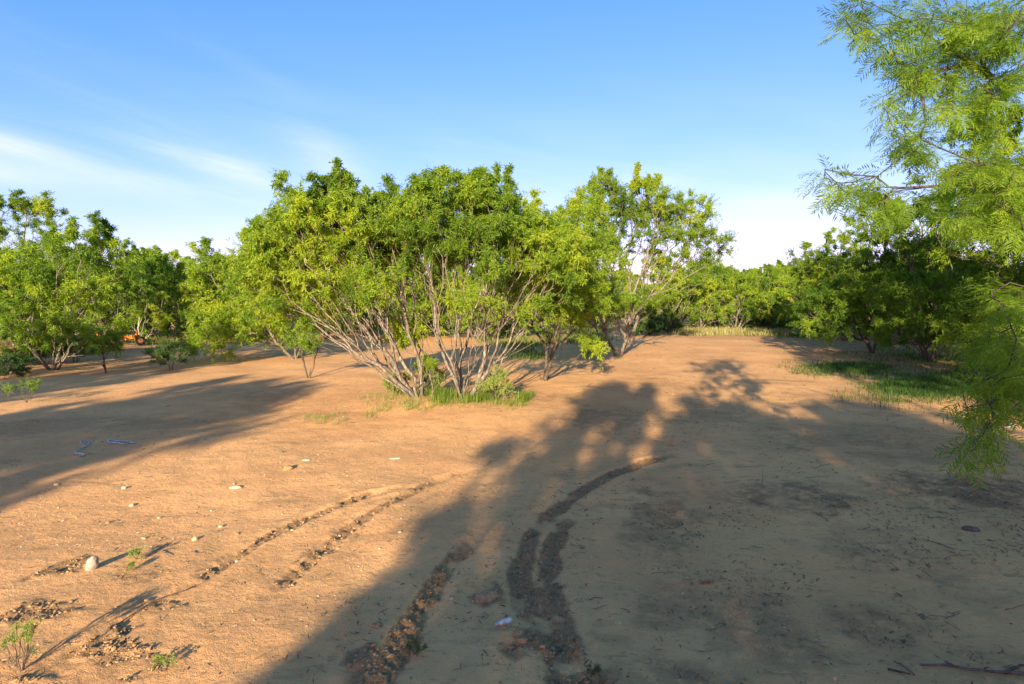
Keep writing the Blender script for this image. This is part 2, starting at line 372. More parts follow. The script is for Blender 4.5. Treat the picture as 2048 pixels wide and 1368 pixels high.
# ------------------------------------------------------------------ tubes, skeletons and foliage
class Geo:
    def __init__(s): s.V = []; s.F = {}; s.n = 0; s.A = []
    def add(s, V, F, tone=None):
        s.V.append(V); s.F.setdefault(F.shape[1], []).append(F+s.n); s.n += len(V)
        s.A.append(np.full(len(V), .5) if tone is None else (tone if np.ndim(tone) else np.full(len(V), float(tone))))
    def mesh(s, name, mat, smooth=False, tone=True):
        F = [np.concatenate(v) for k, v in sorted(s.F.items())]
        return make_mesh(name, np.concatenate(s.V), F, mat, {'tone': np.concatenate(s.A)} if tone else None, smooth)
def tube(P, rad, k=5, cap=False):
    P = np.asarray(P, float); n = len(P)
    T = np.gradient(P, axis=0); T /= np.linalg.norm(T, axis=1)[:, None]+1e-9
    up = np.array([.31, .87, .38]) if abs(T[0] @ np.array([.31, .87, .38])) < .9 else np.array([.9, -.2, .38])
    U = np.cross(T, up); U /= np.linalg.norm(U, axis=1)[:, None]+1e-9
    W = np.cross(T, U)
    a = np.arange(k)*2*math.pi/k
    ring = np.cos(a)[None, :, None]*U[:, None, :]+np.sin(a)[None, :, None]*W[:, None, :]
    V = (P[:, None, :]+ring*np.asarray(rad)[:, None, None]).reshape(-1, 3)
    i = np.arange(n-1)[:, None]*k+np.arange(k)[None, :]; j = np.arange(n-1)[:, None]*k+(np.arange(k)[None, :]+1) % k
    F = np.stack([i, j, j+k, i+k], 2).reshape(-1, 4)
    if cap:
        V = np.concatenate([V, P[:1], P[-1:]]); b = n*k
        c0 = np.array([[b, (q+1) % k, q, q] for q in range(k)]); c1 = np.array([[b+1, (n-1)*k+q, (n-1)*k+(q+1) % k, (n-1)*k+(q+1) % k] for q in range(k)])
        return V, F, np.concatenate([c0[:, :3], c1[:, :3]])
    return V, F

def grow_skeleton(rng, seeds, targets, alpha=.55, bend=.35, seg=.22, jit=.03):
    """seeds: list of (polyline) stems in 3-D; targets: (n,3) ends to be reached. Returns paths with radii."""
    pos = []; par = []; plen = []; dirs = []; stem_id = []; paths = []
    for si, s in enumerate(seeds):
        s = np.asarray(s, float); pr = -1; ids = []
        for q, p in enumerate(s):
            d = (s[min(q+1, len(s)-1)]-s[max(q-1, 0)]); d = d/(np.linalg.norm(d)+1e-9)
            pos.append(p); par.append(pr); dirs.append(d)
            plen.append(0 if pr < 0 else plen[pr]+np.linalg.norm(p-pos[pr])); pr = len(pos)-1; ids.append(pr)
        paths.append(ids)
    base = np.mean([p for p, q in zip(pos, par) if q < 0], axis=0)
    order = np.argsort(np.linalg.norm(targets-base, axis=1)*rng.uniform(.8, 1.2, len(targets)))
    cap = 400+len(targets)*14
    PA = np.zeros((cap, 3)); DA = np.zeros((cap, 3)); LA = np.zeros(cap); n = len(pos)
    PA[:n] = pos; DA[:n] = dirs; LA[:n] = plen
    ends = []
    for ti in order:
        A = targets[ti]
        v = A-PA[:n]; d = np.linalg.norm(v, axis=1)+1e-6
        c = (v*DA[:n]).sum(1)/d
        cost = d*(1+1.1*(1-c))+alpha*LA[:n]
        cost[d < .12] += 5
        i = int(np.argmin(cost))
        p0, d0, L_ = PA[i], DA[i], d[i]
        out = v[i]/L_*.75+np.array([0, 0, .25]); out /= np.linalg.norm(out)
        m = max(2, int(L_/seg)+1); t = np.linspace(0, 1, m+1)[1:, None]
        h00 = 2*t**3-3*t**2+1; h10 = t**3-2*t**2+t; h01 = -2*t**3+3*t**2; h11 = t**3-t**2
        P = h00*p0+h10*d0*L_*bend*2+h01*A+h11*out*L_*bend*1.6
        J = rng.normal(0, 1, P.shape)*jit*min(1, L_/.5); J[-1] = 0
        P = P+J
        ids = [i]
        for q in range(len(P)):
            prv = ids[-1]; dd = P[q]-PA[prv]; ln = np.linalg.norm(dd)+1e-9
            PA[n] = P[q]; DA[n] = dd/ln*.7+DA[prv]*.3; DA[n] /= np.linalg.norm(DA[n])+1e-9; LA[n] = LA[prv]+ln
            par.append(prv); ids.append(n); n += 1
            if n >= cap-2: break
        paths.append(ids); ends.append(ids[-1])
        if n >= cap-30: break
    return PA[:n], np.array(par[:n]), paths, ends, DA[:n]
def radii(par, tip, expo, rmax, n):
    s = np.zeros(n); 
    for i in range(n-1, -1, -1):
        if s[i] == 0: s[i] = tip**expo
        if par[i] >= 0: s[par[i]] += s[i]
    return s
def skeleton_geo(geo, PA, par, paths, tip, expo, rmax, rngx, ksides=None):
    n = len(PA); s = np.zeros(n); has = np.zeros(n, bool); has[par[par >= 0]] = True
    for i in range(n-1, -1, -1):
        if not has[i]: s[i] = tip**expo
        if par[i] >= 0: s[par[i]] += s[i]
    r = np.minimum(s**(1/expo), rmax)
    for ids in paths:
        P = PA[ids]; rr = r[ids].copy()
        if len(ids) > 1: rr[0] = min(rr[0], rr[1]*1.25)
        if len(P) < 2: continue
        k = 3 if rr.max() < .009 else (5 if rr.max() < .03 else 8)
        if rr.max() > .02:
            rr = rr*rngx.uniform(.9, 1.1, len(rr))
        V, F = tube(P, rr, k); geo.add(V, F)
    return r
def foliage(geo, rng, C, out, size, ntw, nl, leaf, width, twig_geo=None, up=.35, tone=None, droop=.25, cone=.8):
    """C: clump roots (n,3); out: their directions; size: twig length per clump. Twigs fan out and carry paired thin pinnae."""
    n = len(C)
    D = out[:, None, :]+rng.normal(0, cone, (n, ntw, 3)); D[..., 2] += up*rng.uniform(0, 1, (n, ntw))
    D /= np.linalg.norm(D, axis=2)[..., None]
    Ls = size[:, None]*rng.uniform(.45, 1.15, (n, ntw))
    t = np.linspace(.12, 1., nl)[None, None, :]*np.ones((n, ntw, 1))+rng.uniform(-.05, .05, (n, ntw, nl))
    sag = -(t**2)*droop*Ls[..., None]*.6
    P = C[:, None, None, :]+D[:, :, None, :]*(t*Ls[..., None])[..., None]; P[..., 2] += sag
    ld = D[:, :, None, :]*.45+rng.normal(0, .75, (n, ntw, nl, 3)); ld[..., 2] -= .12
    ld /= np.linalg.norm(ld, axis=3)[..., None]
    P = P.reshape(-1, 3); ld = ld.reshape(-1, 3); m = len(P)
    tn = (np.zeros(n) if tone is None else tone)
    tn = np.repeat(tn, ntw*nl)+rng.normal(0, .05, m)
    side = np.cross(ld, rng.normal(0, 1, (m, 3))); side /= np.linalg.norm(side, axis=1)[:, None]+1e-9
    V = []; 
    for sg in (-1, 1):
        pd = ld*.8+side*.55*sg; pd /= np.linalg.norm(pd, axis=1)[:, None]
        w = np.cross(pd, rng.normal(0, 1, (m, 3))); w /= np.linalg.norm(w, axis=1)[:, None]+1e-9
        ll = leaf*rng.uniform(.6, 1.25, (m, 1)); ww = width*rng.uniform(.7, 1.2, (m, 1))
        tip = P+pd*ll; tip[:, 2] -= ll[:, 0]*.18
        midp = P+pd*ll*.5
        V.append(np.stack([P, midp-w*ww*.5, tip, midp+w*ww*.5], 1))
    V = np.concatenate(V).reshape(-1, 3)
    F = np.arange(len(V)).reshape(-1, 4)
    geo.add(V, F, np.repeat(np.concatenate([tn, tn]), 4))
    if twig_geo is not None:
        e = C[:, None, :]+D*Ls[..., None]*.85; e[..., 2] -= droop*Ls*.35
        A = np.repeat(C, ntw, 0); B = e.reshape(-1, 3)
        q = np.cross(B-A, rng.normal(0, 1, A.shape)); q /= np.linalg.norm(q, axis=1)[:, None]+1e-9
        q2 = np.cross(B-A, q); q2 /= np.linalg.norm(q2, axis=1)[:, None]+1e-9
        r = .0028
        V = np.stack([A+q*r, A-q*.5*r+q2*.87*r, A-q*.5*r-q2*.87*r, B], 1).reshape(-1, 3)
        b = np.arange(len(A))[:, None]*4
        twig_geo.add(V, np.concatenate([b+[0, 1, 3], b+[1, 2, 3], b+[2, 0, 3]]))

def blue_points(rng, blobs, mind, tries=14):
    """blobs: (cx,cy,cz, rx,ry,rz, n): spread-out points in the upper/outer part of ellipsoids"""
    out = []
    for cx, cy, cz, rx, ry, rz, n in blobs:
        for _ in range(int(n)):
            for _t in range(tries):
                v = rng.normal(0, 1, 3); v /= np.linalg.norm(v); v *= rng.uniform(.35, 1)**.6
                p = np.array([cx+v[0]*rx, cy+v[1]*ry, cz+v[2]*rz])
                if not out or np.min(np.sum((np.array(out)-p)**2, 1)) > mind*mind: out.append(p); break
    return np.array(out)

def mesquite(name, label, base_px, blobs_px, seed, group=None, stems=6, spread=.55, leaf=.075, width=.017, size=.31, ntw=12, nl=14,
             mind=.17, alpha=.5, tip=.0045, rmax=.08, bare=60, tone0=.2, mat=None, bark=None, lean=(0,0), spikes=8, depth=None,
             dens=1.0, low=None, rot=None):
    """A tree standing where the photo's pixel base_px meets the ground; blobs_px = (px, py, rx_px, ry_px, dy_m, ry_m, weight)"""
    rng = np.random.default_rng(seed)
    bx, by = GD(*base_px) if depth is None else ((base_px[0]-CX)/FPX*depth, depth)
    bz = gz(bx, by); D = by; s = D/FPX
    blobs = []
    for px, py, rx, ry, dy, rym, w in blobs_px:
        DD = D+dy; c = PX(px, py, DD); k = DD/FPX
        vol = (rx*k)*(ry*k)*rym
        nn = max(5, (vol/(mind**3*1.25))*w*dens)
        blobs.append((c[0]-bx, c[1]-by, c[2]-bz, rx*k*1.1, rym*1.1, ry*k*1.06, min(nn, 260)))
    T = blue_points(rng, blobs, mind)
    T = T[T[:, 2] > .25]
    # upright sprigs at the top
    top = T[np.argsort(-T[:, 2]-rng.uniform(0, .6, len(T)))][:spikes]
    extra = []
    for p in top:
        h = rng.uniform(.15, .45)
        for q in (1, 2, 3): extra.append(p+np.array([rng.normal(0, .06), rng.normal(0, .06), h*q*.33]))
    leafy = np.concatenate([T, np.array(extra)]) if extra else T
    # bare twigs low inside the crown
    cen = T.mean(0); bt = []
    for _ in range(bare):
        p = T[rng.integers(len(T))]*rng.uniform(.45, .85)+rng.normal(0, .12, 3); p[2] = max(.35, p[2]); bt.append(p)
    targets = np.concatenate([leafy, np.array(bt)]) if bt else leafy
    seeds = []
    a0 = rng.uniform(0, 6.28)
    for k in range(stems):
        a = a0+k*2*math.pi/stems+rng.normal(0, .25); sp = spread*rng.uniform(.35, 1.15)
        d = np.array([math.cos(a)*sp+lean[0], math.sin(a)*sp+lean[1], 1.]); d /= np.linalg.norm(d)
        st = np.array([math.cos(a)*.05, math.sin(a)*.05, -.06])
        h = rng.uniform(.35, .6)
        pts = [st, st+d*h*.4+rng.normal(0, .015, 3)]
        d2 = d+np.array([math.cos(a), math.sin(a), 0])*.12; d2 /= np.linalg.norm(d2)
        pts.append(pts[-1]+d2*h*.6+rng.normal(0, .02, 3)); seeds.append(pts)
    PA, par, paths, ends, DA = grow_skeleton(rng, seeds, targets, alpha=alpha)
    bg_ = Geo(); skeleton_geo(bg_, PA, par, paths, tip, 2.15, rmax, rng)
    fg = Geo()
    # clumps at leafy ends (the ends near a leafy target)
    E = np.array(ends); PE = PA[E]
    lf = np.array([np.min(np.sum((leafy-p)**2, 1)) < 1e-4 for p in PE])
    C = PE[lf]; O = DA[E][lf]
    # each bough has its own tone
    cl_t = tone0+(vnoise(C[:, 0]*2.0+seed, C[:, 2]*2.0+C[:, 1]*1.3, seed)-.45)*.9+rng.normal(0, .06, len(C))
    sz = size*rng.uniform(.6, 1.25, len(C))
    sz[C[:, 2] > np.percentile(C[:, 2], 88)] *= .58
    foliage(fg, rng, C, O, sz, ntw, nl, leaf, width, bg_, tone=cl_t)
    root = thing(name, label, 'tree', (bx, by, bz), 0, group)
    obj('trunk', bg_.mesh('trunk', bark or M_BARK, smooth=True), root)
    obj('crown', fg.mesh('crown', mat or M_LEAF), root, kind='stuff')
    return root

# ------------------------------------------------------------------ the trees round the clearing
G_MID = 'mesquite trees of the clump in the middle'
tree_a = mesquite('mesquite_tree', 'wide mesquite with many leaning bare stems, left half of the central clump', (838,806), [
    (560,478,55,46,.2,.6,1.), (625,448,70,55.2,0,.9,1.), (700,458,75,55.2,.2,1.,1.), (675,413,35,36.8,0,.5,1.), (760,478,60,55.2,.3,1.,1.),
    (585,520,75,60,.3,.9,1.), (660,500,90,60,.5,1.2,.8), (610,590,80,50,.6,.8,.9), (740,510,70,50,.8,.8,.6), (735,600,35,25,-.6,.3,1.), (540,600,50,40,.4,.5,.9), (600,650,60,22,.3,.5,.5), (650,570,60,30,-.7,.4,.7), (545,545,55,55,0,.6,1.), (590,590,50,40,-.3,.5,.7), (800,468,50,46,.4,.8,1.)],
    11, G_MID, stems=12, spread=.85, bare=220, mind=.165, lean=(-.28,.0), alpha=.8, spikes=26, rmax=.042, tip=.0037, tone0=.27)
tree_b = mesquite('mesquite_tree', 'mesquite with thick pale forked stems rising from the grass, right half of the central clump', (930,804), [
    (830,438,60,41.4,.1,.8,1.), (905,413,70,38.64,0,.9,1.), (985,433,60,46,.1,.9,1.), (1040,478,60,46,.2,.9,1.), (905,486,90,46,.0,1.2,.9),
    (985,480,80,55,.2,1.1,.8), (850,520,60,45,.2,.8,.6), (1100,488,55,46,.3,.8,1.), (1085,520,70,55,.1,.9,.9), (1010,560,50,35,.2,.6,.5), (940,610,45,22,-.8,.3,1.), (1050,620,45,25,-.4,.5,.6), (760,560,45,30,-.8,.4,.6), (1000,540,45,30,-1.,.4,.7), (1125,560,40,40,0,.5,.8)],
    23, G_MID, stems=15, spread=.85, bare=260, mind=.165, lean=(.22,.0), alpha=.8, spikes=28, rmax=.042, tip=.0037, tone0=.27)
sprig = mesquite('mesquite_sapling', 'small bright green mesquite shoot growing low among the stems of the central clump', (890,790), [
    (818,665,28,24,-.2,.22,2.5), (852,730,14,12,-.1,.12,2.)], 29, None, stems=3, spread=.3, bare=0, mind=.11, size=.2, spikes=0, tip=.004, tone0=.42, lean=(-.2,0))
tree_c = mesquite('mesquite_tree', 'yellow-green mesquite on a short dark trunk just right of the central clump', (1087,763), [
    (1080,466,70,46,.2,.9,1.), (1150,470,60,55,0,.9,1.), (1050,500,60,50,.3,.8,.8), (1150,555,50,45,-.3,.7,1.), (1200,520,45,50,0,.7,1.), (1120,620,60,40,0,.7,1.), (1075,560,70,45,-.2,.8,.9), (1160,600,50,40,-.3,.6,1.), (1180,690,26,18,-.2,.3,1.4)],
    37, G_MID, stems=4, spread=.5, bare=80, mind=.19, size=.33, tone0=.42, rmax=.075, alpha=.4, bark=M_BARK_DK)
tree_d = mesquite('mesquite_tree', 'tall airy mesquite with sky showing through, rightmost of the central group beside the track', (1237,712), [
    (1290,400,50,42,0,.9,1.2), (1215,405,52,42,0,.9,1.2), (1365,435,52,46,0,.9,1.2), (1325,425,42,38,.4,.6,1.), (1412,490,42,42,0,.8,1.2), (1330,495,50,40,0,1.,.8), (1250,460,50,45,.3,1.,.8),
    (1170,430,50,45,0,.9,.9), (1190,520,60,50,0,1.,.9), (1230,590,50,32,-.8,.7,.9), (1150,600,50,50,-.4,.8,1.), (1290,600,35,22,-.6,.5,.7), (1180,690,25,15,-1,.3,1.)],
    41, G_MID, stems=9, spread=.75, bare=110, mind=.22, size=.37, ntw=10, nl=13, leaf=.085, width=.022, tone0=.30, rmax=.08, alpha=.6, tip=.006, spikes=14)
tree_e = mesquite('mesquite_tree', 'mesquite with leaning dark trunk behind the central group, seen between two trunks', (1168,690), [
    (1120,520,70,50,0,1.2,1.), (1050,560,60,50,0,1.2,1.), (1170,620,50,30,0,.8,.8), (1085,640,40,25,-.5,.6,.6)],
    43, G_MID, stems=3, spread=.5, bare=30, mind=.3, size=.45, ntw=8, nl=10, leaf=.11, width=.036, tone0=.15, rmax=.13, alpha=.4, bark=M_BARK_DK)

G_LEFT = 'mesquite trees on the left of the clearing'
far_kw = dict(mind=.25, size=.37, ntw=10, nl=12, leaf=.095, width=.025, tip=.006)
mesquite('mesquite_tree', 'low-hanging pale green mesquite left of the central clump, foliage drooping to the sand', (590,716), [
    (400,495,12,14,0,.25,2.), (425,520,30,22,0,.5,1.), (470,545,70,45,0,1.,1.2), (430,600,55,45,0,.9,1.2), (530,570,70,65,0,1.2,1.2), (520,650,90,38,-.6,.9,1.2), (425,680,42,32,-1,.6,1.4), (600,630,70,45,0,1.,.9), (460,640,70,38,-.4,.8,1.2), (540,500,50,40,0,1.,1.)],
    51, G_LEFT, stems=6, spread=.7, bare=50, tone0=.32, rmax=.09, lean=(-.4,0), spikes=6, alpha=.4, **far_kw)
mesquite('mesquite_tree', 'bushy mesquite with tangled bare stems above a dark thicket at the left edge', (108,738), [
    (60,560,60,45,0,1.,1.), (165,505,48,40,0,.9,1.), (205,480,20,18,0,.4,.8), (120,590,80,45,-.2,1.2,1.), (30,600,50,50,0,1.,1.), (215,555,40,40,.2,.8,1.), (40,660,40,25,-.6,.6,1.), (105,660,40,40,-.8,.5,1.3), (190,670,45,35,-.3,.7,1.1), (20,690,50,28,-.5,.7,1.), (100,520,50,35,.3,.9,.8), (-30,560,50,60,0,1.,1.)],
    53, G_LEFT, stems=9, spread=.8, bare=110, tone0=.28, rmax=.08, alpha=.5, spikes=8, mind=.21, size=.34, ntw=8, nl=10, leaf=.11, width=.023, tip=.005)
mesquite('mesquite_tree', 'tall open mesquite against the sky behind the bushy one at the left edge', (35,700), [
    (20,435,28,22,0,.6,.7), (60,420,24,16,0,.5,.7), (100,425,18,18,0,.4,.8), (60,470,60,28,0,1.,.6), (10,500,40,35,0,1.,.9), (90,490,30,25,0,.7,.6), (30,540,60,40,0,1.2,.8), (-50,470,40,50,0,1.,.8)],
    59, G_LEFT, stems=5, spread=.45, bare=40, tone0=.2, rmax=.11, alpha=.4, spikes=8, **far_kw)
mesquite('mesquite_tree', 'dark round mesquite behind the leafless twigs, between the left-edge tree and the orange implement', (215,698), [
    (215,540,40,45,0,1.,1.), (245,590,40,45,0,1.,1.), (190,610,45,35,0,.9,.8), (200,655,30,16,0,.7,.7)],
    61, G_LEFT, stems=5, spread=.6, bare=40, tone0=.12, rmax=.1, alpha=.5, spikes=5, **far_kw)
mesquite('mesquite_sapling', 'slender pale-stemmed mesquite right behind the orange implement', (283,684), [
    (300,600,30,28,0,.6,.6), (285,560,30,22,0,.6,.6), (320,640,20,16,0,.4,.5), (265,630,16,22,0,.4,.5)],
    67, None, stems=4, spread=.4, bare=30, tone0=.36, rmax=.045, alpha=.5, spikes=4, bark=M_BARK_PALE, **far_kw)
mesquite('mesquite_tree', 'broad dark-bellied mesquite at the far left of the clearing, behind the low-hanging one', (372,676), [
    (320,560,40,30,0,1.,1.), (365,580,45,40,0,1.2,1.), (400,620,45,35,0,1.2,1.), (340,620,40,35,0,1.,.8), (420,590,40,35,0,1.,1.)],
    71, G_LEFT, stems=6, spread=.6, bare=30, tone0=.14, rmax=.12, alpha=.5, spikes=5, **far_kw)

G_RIGHT = 'mesquite trees in shade on the right of the track'
mesquite('mesquite_tree', 'shaded mesquite with twin thin dark trunks right of the track', (1745,708), [
    (1760,455,55,50,0,1.,1.), (1640,650,60,25,-.6,.7,1.), (1720,540,50,45,0,1.1,1.), (1690,600,70,38,-.5,1.1,1.2), (1700,655,60,20,.4,.8,1.), (1770,560,60,50,0,1.2,1.), (1640,620,45,25,-.6,.6,.7), (1740,630,60,24,-.5,.9,.8), (1800,500,50,50,0,1.,1.)],
    73, G_RIGHT, stems=3, spread=.35, bare=50, tone0=.08, rmax=.075, alpha=.35, spikes=6, bark=M_BARK_DK, **far_kw)
mesquite('mesquite_tree', 'shaded mesquite with three splayed dark trunks behind the grass right of the track', (1860,726), [
    (1850,460,65,55,0,1.1,1.), (1830,670,80,24,-.5,.9,1.), (1900,560,60,50,0,1.2,1.), (1830,590,60,40,-.4,1.1,1.2), (1870,660,80,22,.7,.8,1.), (1930,490,50,50,0,1.,1.), (1900,640,50,22,-.4,.8,.7), (1790,640,50,18,-.5,.7,.6), (1950,600,50,40,0,1.,1.)],
    79, G_RIGHT, stems=5, spread=.6, bare=60, tone0=.08, rmax=.085, alpha=.35, spikes=6, bark=M_BARK_DK, **far_kw)
mesquite('mesquite_tree', 'tall dark mesquite rising highest at the right edge behind the near hanging branches', (2120,775), [
    (1940,275,16,30,0,.4,.8), (1960,340,35,35,0,.6,1.), (1890,375,40,35,.2,.7,.9), (1960,660,70,35,-.4,.9,1.), (2020,300,40,50,0,.9,.8), (1985,400,55,45,0,1.,1.), (2050,420,60,70,0,1.2,1.), (1990,480,60,45,0,1.1,1.), (2080,540,70,60,0,1.2,.9), (2010,600,60,45,-.2,.9,1.2), (2010,670,70,35,.2,.9,1.), (2120,350,60,80,0,1.,.9), (1900,420,40,35,.3,.6,.8)],
    83, G_RIGHT, stems=5, spread=.5, bare=60, tone0=.06, rmax=.11, alpha=.4, spikes=8, bark=M_BARK_DK, mind=.2, size=.34, ntw=8, nl=10, leaf=.11, width=.023, tip=.005)
mesquite('mesquite_tree', 'half-lit mesquite with low leafless branches reaching over the end of the track', (1692,684), [
    (1600,560,40,35,0,1.,.8), (1650,540,45,35,0,1.,1.), (1620,520,40,22,0,.8,.8), (1690,560,50,45,0,1.2,1.), (1580,600,30,20,0,.7,.5), (1640,600,45,30,0,.9,.8), (1690,510,40,35,0,1.,1.)],
    89, G_RIGHT, stems=6, spread=.7, bare=130, tone0=.26, rmax=.13, alpha=.55, spikes=6, lean=(-.3,0), **far_kw)

# ---- shared far trees: four originals, then copies
def copy_tree(src, x, y, rz, s, label, group, cat='tree'):
    r = src.copy(); col.objects.link(r)
    r.location = (x, y, gz(x, y)-.02); r.rotation_euler = (0, 0, rz); r.scale = (s, s, s*random.uniform(.92, 1.08))
    r['label'] = label; r['group'] = group; r['category'] = cat
    for ch in src.children:
        c = ch.copy(); col.objects.link(c); c.parent = r
    return r
random.seed(5)
def far_proto(k, px, label, group):
    rr = np.random.default_rng(100+k)
    bl = []
    for q in range(7):
        bl.append((px+rr.uniform(-44, 44), rr.uniform(548, 600), rr.uniform(20, 30), rr.uniform(14, 22), rr.uniform(-.6, .6), 1.0, 1.0))
    for q in range(6): bl.append((px-40+16*q, rr.uniform(615, 640), 20, 16, rr.uniform(-.9, .3), .8, .8))
    bl.append((px, 575, 30, 26, 0, 1.2, 1.))
    return mesquite('mesquite_tree', label, (px, 661-k*1.5), bl, 200+k, group, stems=5, spread=.6, bare=50, mind=.29, size=.42, ntw=9, nl=11,
                    leaf=.115, width=.035, tip=.009, tone0=(.30,.2,.36,.24)[k], rmax=.12, alpha=.45, spikes=8, dens=1.0)
G_FAR = 'mesquite trees closing the far end of the track'
protos = [far_proto(0, 1400, 'bright mesquite in the far tree line, first to the right of the tall airy tree', G_FAR),
          far_proto(1, 1470, 'mesquite in the far tree line straight behind the pale grass', G_FAR),
          far_proto(2, 1540, 'light green mesquite in the far tree line where the track ends', G_FAR),
          far_proto(3, 1600, 'mesquite in the far tree line touching the half-lit tree with leafless branches', G_FAR)]
def at_depth(px, D): return (px-CX)/FPX*D
front = [(1345, 30, 'darker mesquite in the far tree line half hidden by the tall airy tree'), (1435, 36, 'mesquite in the second far row, between the bright first tree and its neighbour'),
         (1510, 37, 'mesquite in the second far row above the pale grass at the end of the track'), (1575, 38, 'mesquite in the second far row, right of the light green one')]
for k, (px, D, lab) in enumerate(front):
    copy_tree(protos[(k+2) % 4], at_depth(px, D), D, random.uniform(0, 6), random.uniform(.85, 1.05), lab, G_FAR)
rows = [(1640, 27), (1730, 24), (1800, 27), (1900, 22), (1980, 19), (2080, 17), (60, 22), (-60, 20), (150, 26), (330, 30), (480, 25), (420, 31)]+[(px, 24.5+(k % 2)*2.5) for k, px in enumerate((650, 730, 800, 880, 960, 1040))]
for D, n in ((27, 6), (33, 22), (41, 26), (52, 30), (66, 34)):
    for i in range(n):
        px = -260+i*(2048+520)/max(1, n-1)+random.uniform(-35, 35)
        if D == 27: px = (300, 480, 1840, 1960, 2080, -40)[i]
        if 1330 < px < 1640 and D < 40: continue
        if 620 < px < 1330 and D == 33 and i % 2: continue
        rows.append((px, D+random.uniform(-2, 2)))
LAB = {1640: 'leafy mesquite standing behind the half-lit tree where the track ends', 1730: 'mesquite filling the gap behind the twin dark trunks on the right', 1800: 'mesquite deep in the thicket, between the twin-trunk and the splayed-trunk trees',
    1900: 'mesquite deep in the thicket behind the splayed dark trunks', 1980: 'mesquite in the thicket directly left of the tallest dark tree', 2080: 'mesquite at the right edge of the picture behind the tallest dark tree',
    60: 'mesquite behind the bushy left-edge tree, under the tall open one', -60: 'mesquite on the left margin, only its right side in the picture', 150: 'mesquite beyond the left end of the orange implement', 330: 'mesquite behind the slender pale-stemmed sapling',
    480: 'mesquite half hidden behind the low-hanging pale green tree', 420: 'mesquite whose top shows left of the low-hanging pale green tree', 650: 'mesquite in the gap left of the bare stems of the central clump', 730: 'mesquite seen through the leaning bare stems of the central clump',
    800: 'mesquite behind the left half of the central clump, near its middle', 880: 'mesquite seen between the two stem groups of the central clump', 960: 'mesquite behind the right half of the central clump', 1040: 'mesquite behind the short dark trunk right of the central clump'}
used = set()
for px, D in rows:
    side = 'left of' if px < 640 else ('behind' if px < 1330 else 'right of')
    tr = copy_tree(random.choice(protos), at_depth(px, D), D, random.uniform(0, 6.28), random.uniform(.74, 1.12)+max(0, D-40)*.012, '', '')
    if px < 640: tr['label'] = 'one of the crowded mesquites filling the far background on the left'; tr['group'] = 'far mesquites on the left'
    elif px < 1330: tr['label'] = 'one of the mesquites showing through gaps behind the central clump'; tr['group'] = 'far mesquites behind the central clump'
    elif px < 1650: tr['label'] = 'one of the most distant mesquites over the end of the track'; tr['group'] = 'most distant mesquites over the track'
    else: tr['label'] = 'one of the crowded mesquites filling the far background on the right'; tr['group'] = 'far mesquites on the right'
    if px in LAB and D < 32 and px not in used: used.add(px); tr['label'] = LAB[px]; tr['group'] = 'mesquites behind the front trees'
print('trees', round(time.time()-T0, 1))

# ---- trees beside and behind the photographer; they throw the long shadows across the foreground
G_VIEW = 'mesquites around the viewpoint'
for k, (x, y, s, lab) in enumerate((
    (-2.7, -9.5, 1.55, 'tall mesquite behind the viewpoint, shading the wheel ruts in the foreground'),
    (1.1, -9.0, 1.42, 'tall mesquite behind the viewpoint to the right, shading the middle of the track'),
    (-.2, -12.6, 1.6, 'tallest mesquite, farthest behind the viewpoint'),
    (4.9, -7.6, 1.38, 'tall mesquite behind the viewpoint, shading the right foreground'),
    (11.1, 8.6, 1.45, 'tall mesquite at the right margin shading the grass patch'),
    (13.6, 12.6, 1.5, 'mesquite at the right margin that shades the thicket'),
    (16.6, 15.5, 1.5, 'mesquite in the thicket on the far right, outside the view'),
    (-9.3, -7.4, 1.5, 'tall mesquite left of the viewpoint whose shadow edge crosses the pale sand'),
    (-12.8, -2.6, 1.45, 'mesquite left of the viewpoint, beyond the blue cord, outside the view'),
    (-15.2, 8.0, 1.1, 'mesquite at the left margin shading the bushy tree by the edge'))):
    copy_tree(protos[k % 4], x, y, 1.1*k, s, lab, G_VIEW)

# ------------------------------------------------------------------ the near mesquite reaching in from the right
def leaf_proto(rng, pairs=8, ll=.046, lw=.0052):
    """one bipinnate leaf, stalk along +X, two pinnae with paired leaflets, leaf plane XY"""
    V = []; F = []
    def quad(a, b, w, up):
        n = len(V); m = (a+b)/2; V.extend([a, m+w+up, b, m-w+up]); F.append([n, n+1, n+2, n+3])
    st = .028
    quad(np.zeros(3), np.array([st, 0, 0]), np.array([0, .0012, 0]), 0)
    for sg in (-1, 1):
        ang = sg*rng.uniform(.30, .55); plen = rng.uniform(.085, .115); prev = np.array([st, 0, 0.])
        for q in range(pairs):
            t = (q+1)/pairs
            a2 = ang*(1+.25*t); dr = np.array([math.cos(a2), math.sin(a2), -.35*t]); dr /= np.linalg.norm(dr)
            p = prev+dr*plen/pairs
            quad(prev, p, np.array([0, .0009, 0]), 0)
            for s2 in (-1, 1):
                la = a2+s2*rng.uniform(.75, 1.05)
                d = np.array([math.cos(la), math.sin(la), rng.uniform(-.45, .15)]); d /= np.linalg.norm(d)
                L_ = ll*(1-.45*abs(t-.45))*rng.uniform(.85, 1.1)
                w = np.cross(d, [0, 0, 1.]); w /= np.linalg.norm(w)
                quad(p, p+d*L_+np.array([0, 0, -.12*L_]), w*lw*.5, np.array([0, 0, .0015]))
            prev = p
    return np.array(V), np.array(F)
rngn = np.random.default_rng(77)
LV = [leaf_proto(rngn) for _ in range(5)]
nbx, nby = 5.1, 4.4; nb = np.array([nbx, nby, gz(nbx, nby)])
near = thing('mesquite_tree', 'near mesquite at the right edge whose feathery branches hang into the picture', 'tree', tuple(nb))
def pl(*pts): return [PX(*p)-nb for p in pts]
fork = np.array([4.75, 4.1, 1.3])-nb; root0 = np.array([0, 0, -.08]); mid0 = np.array([-.12, -.1, .6])
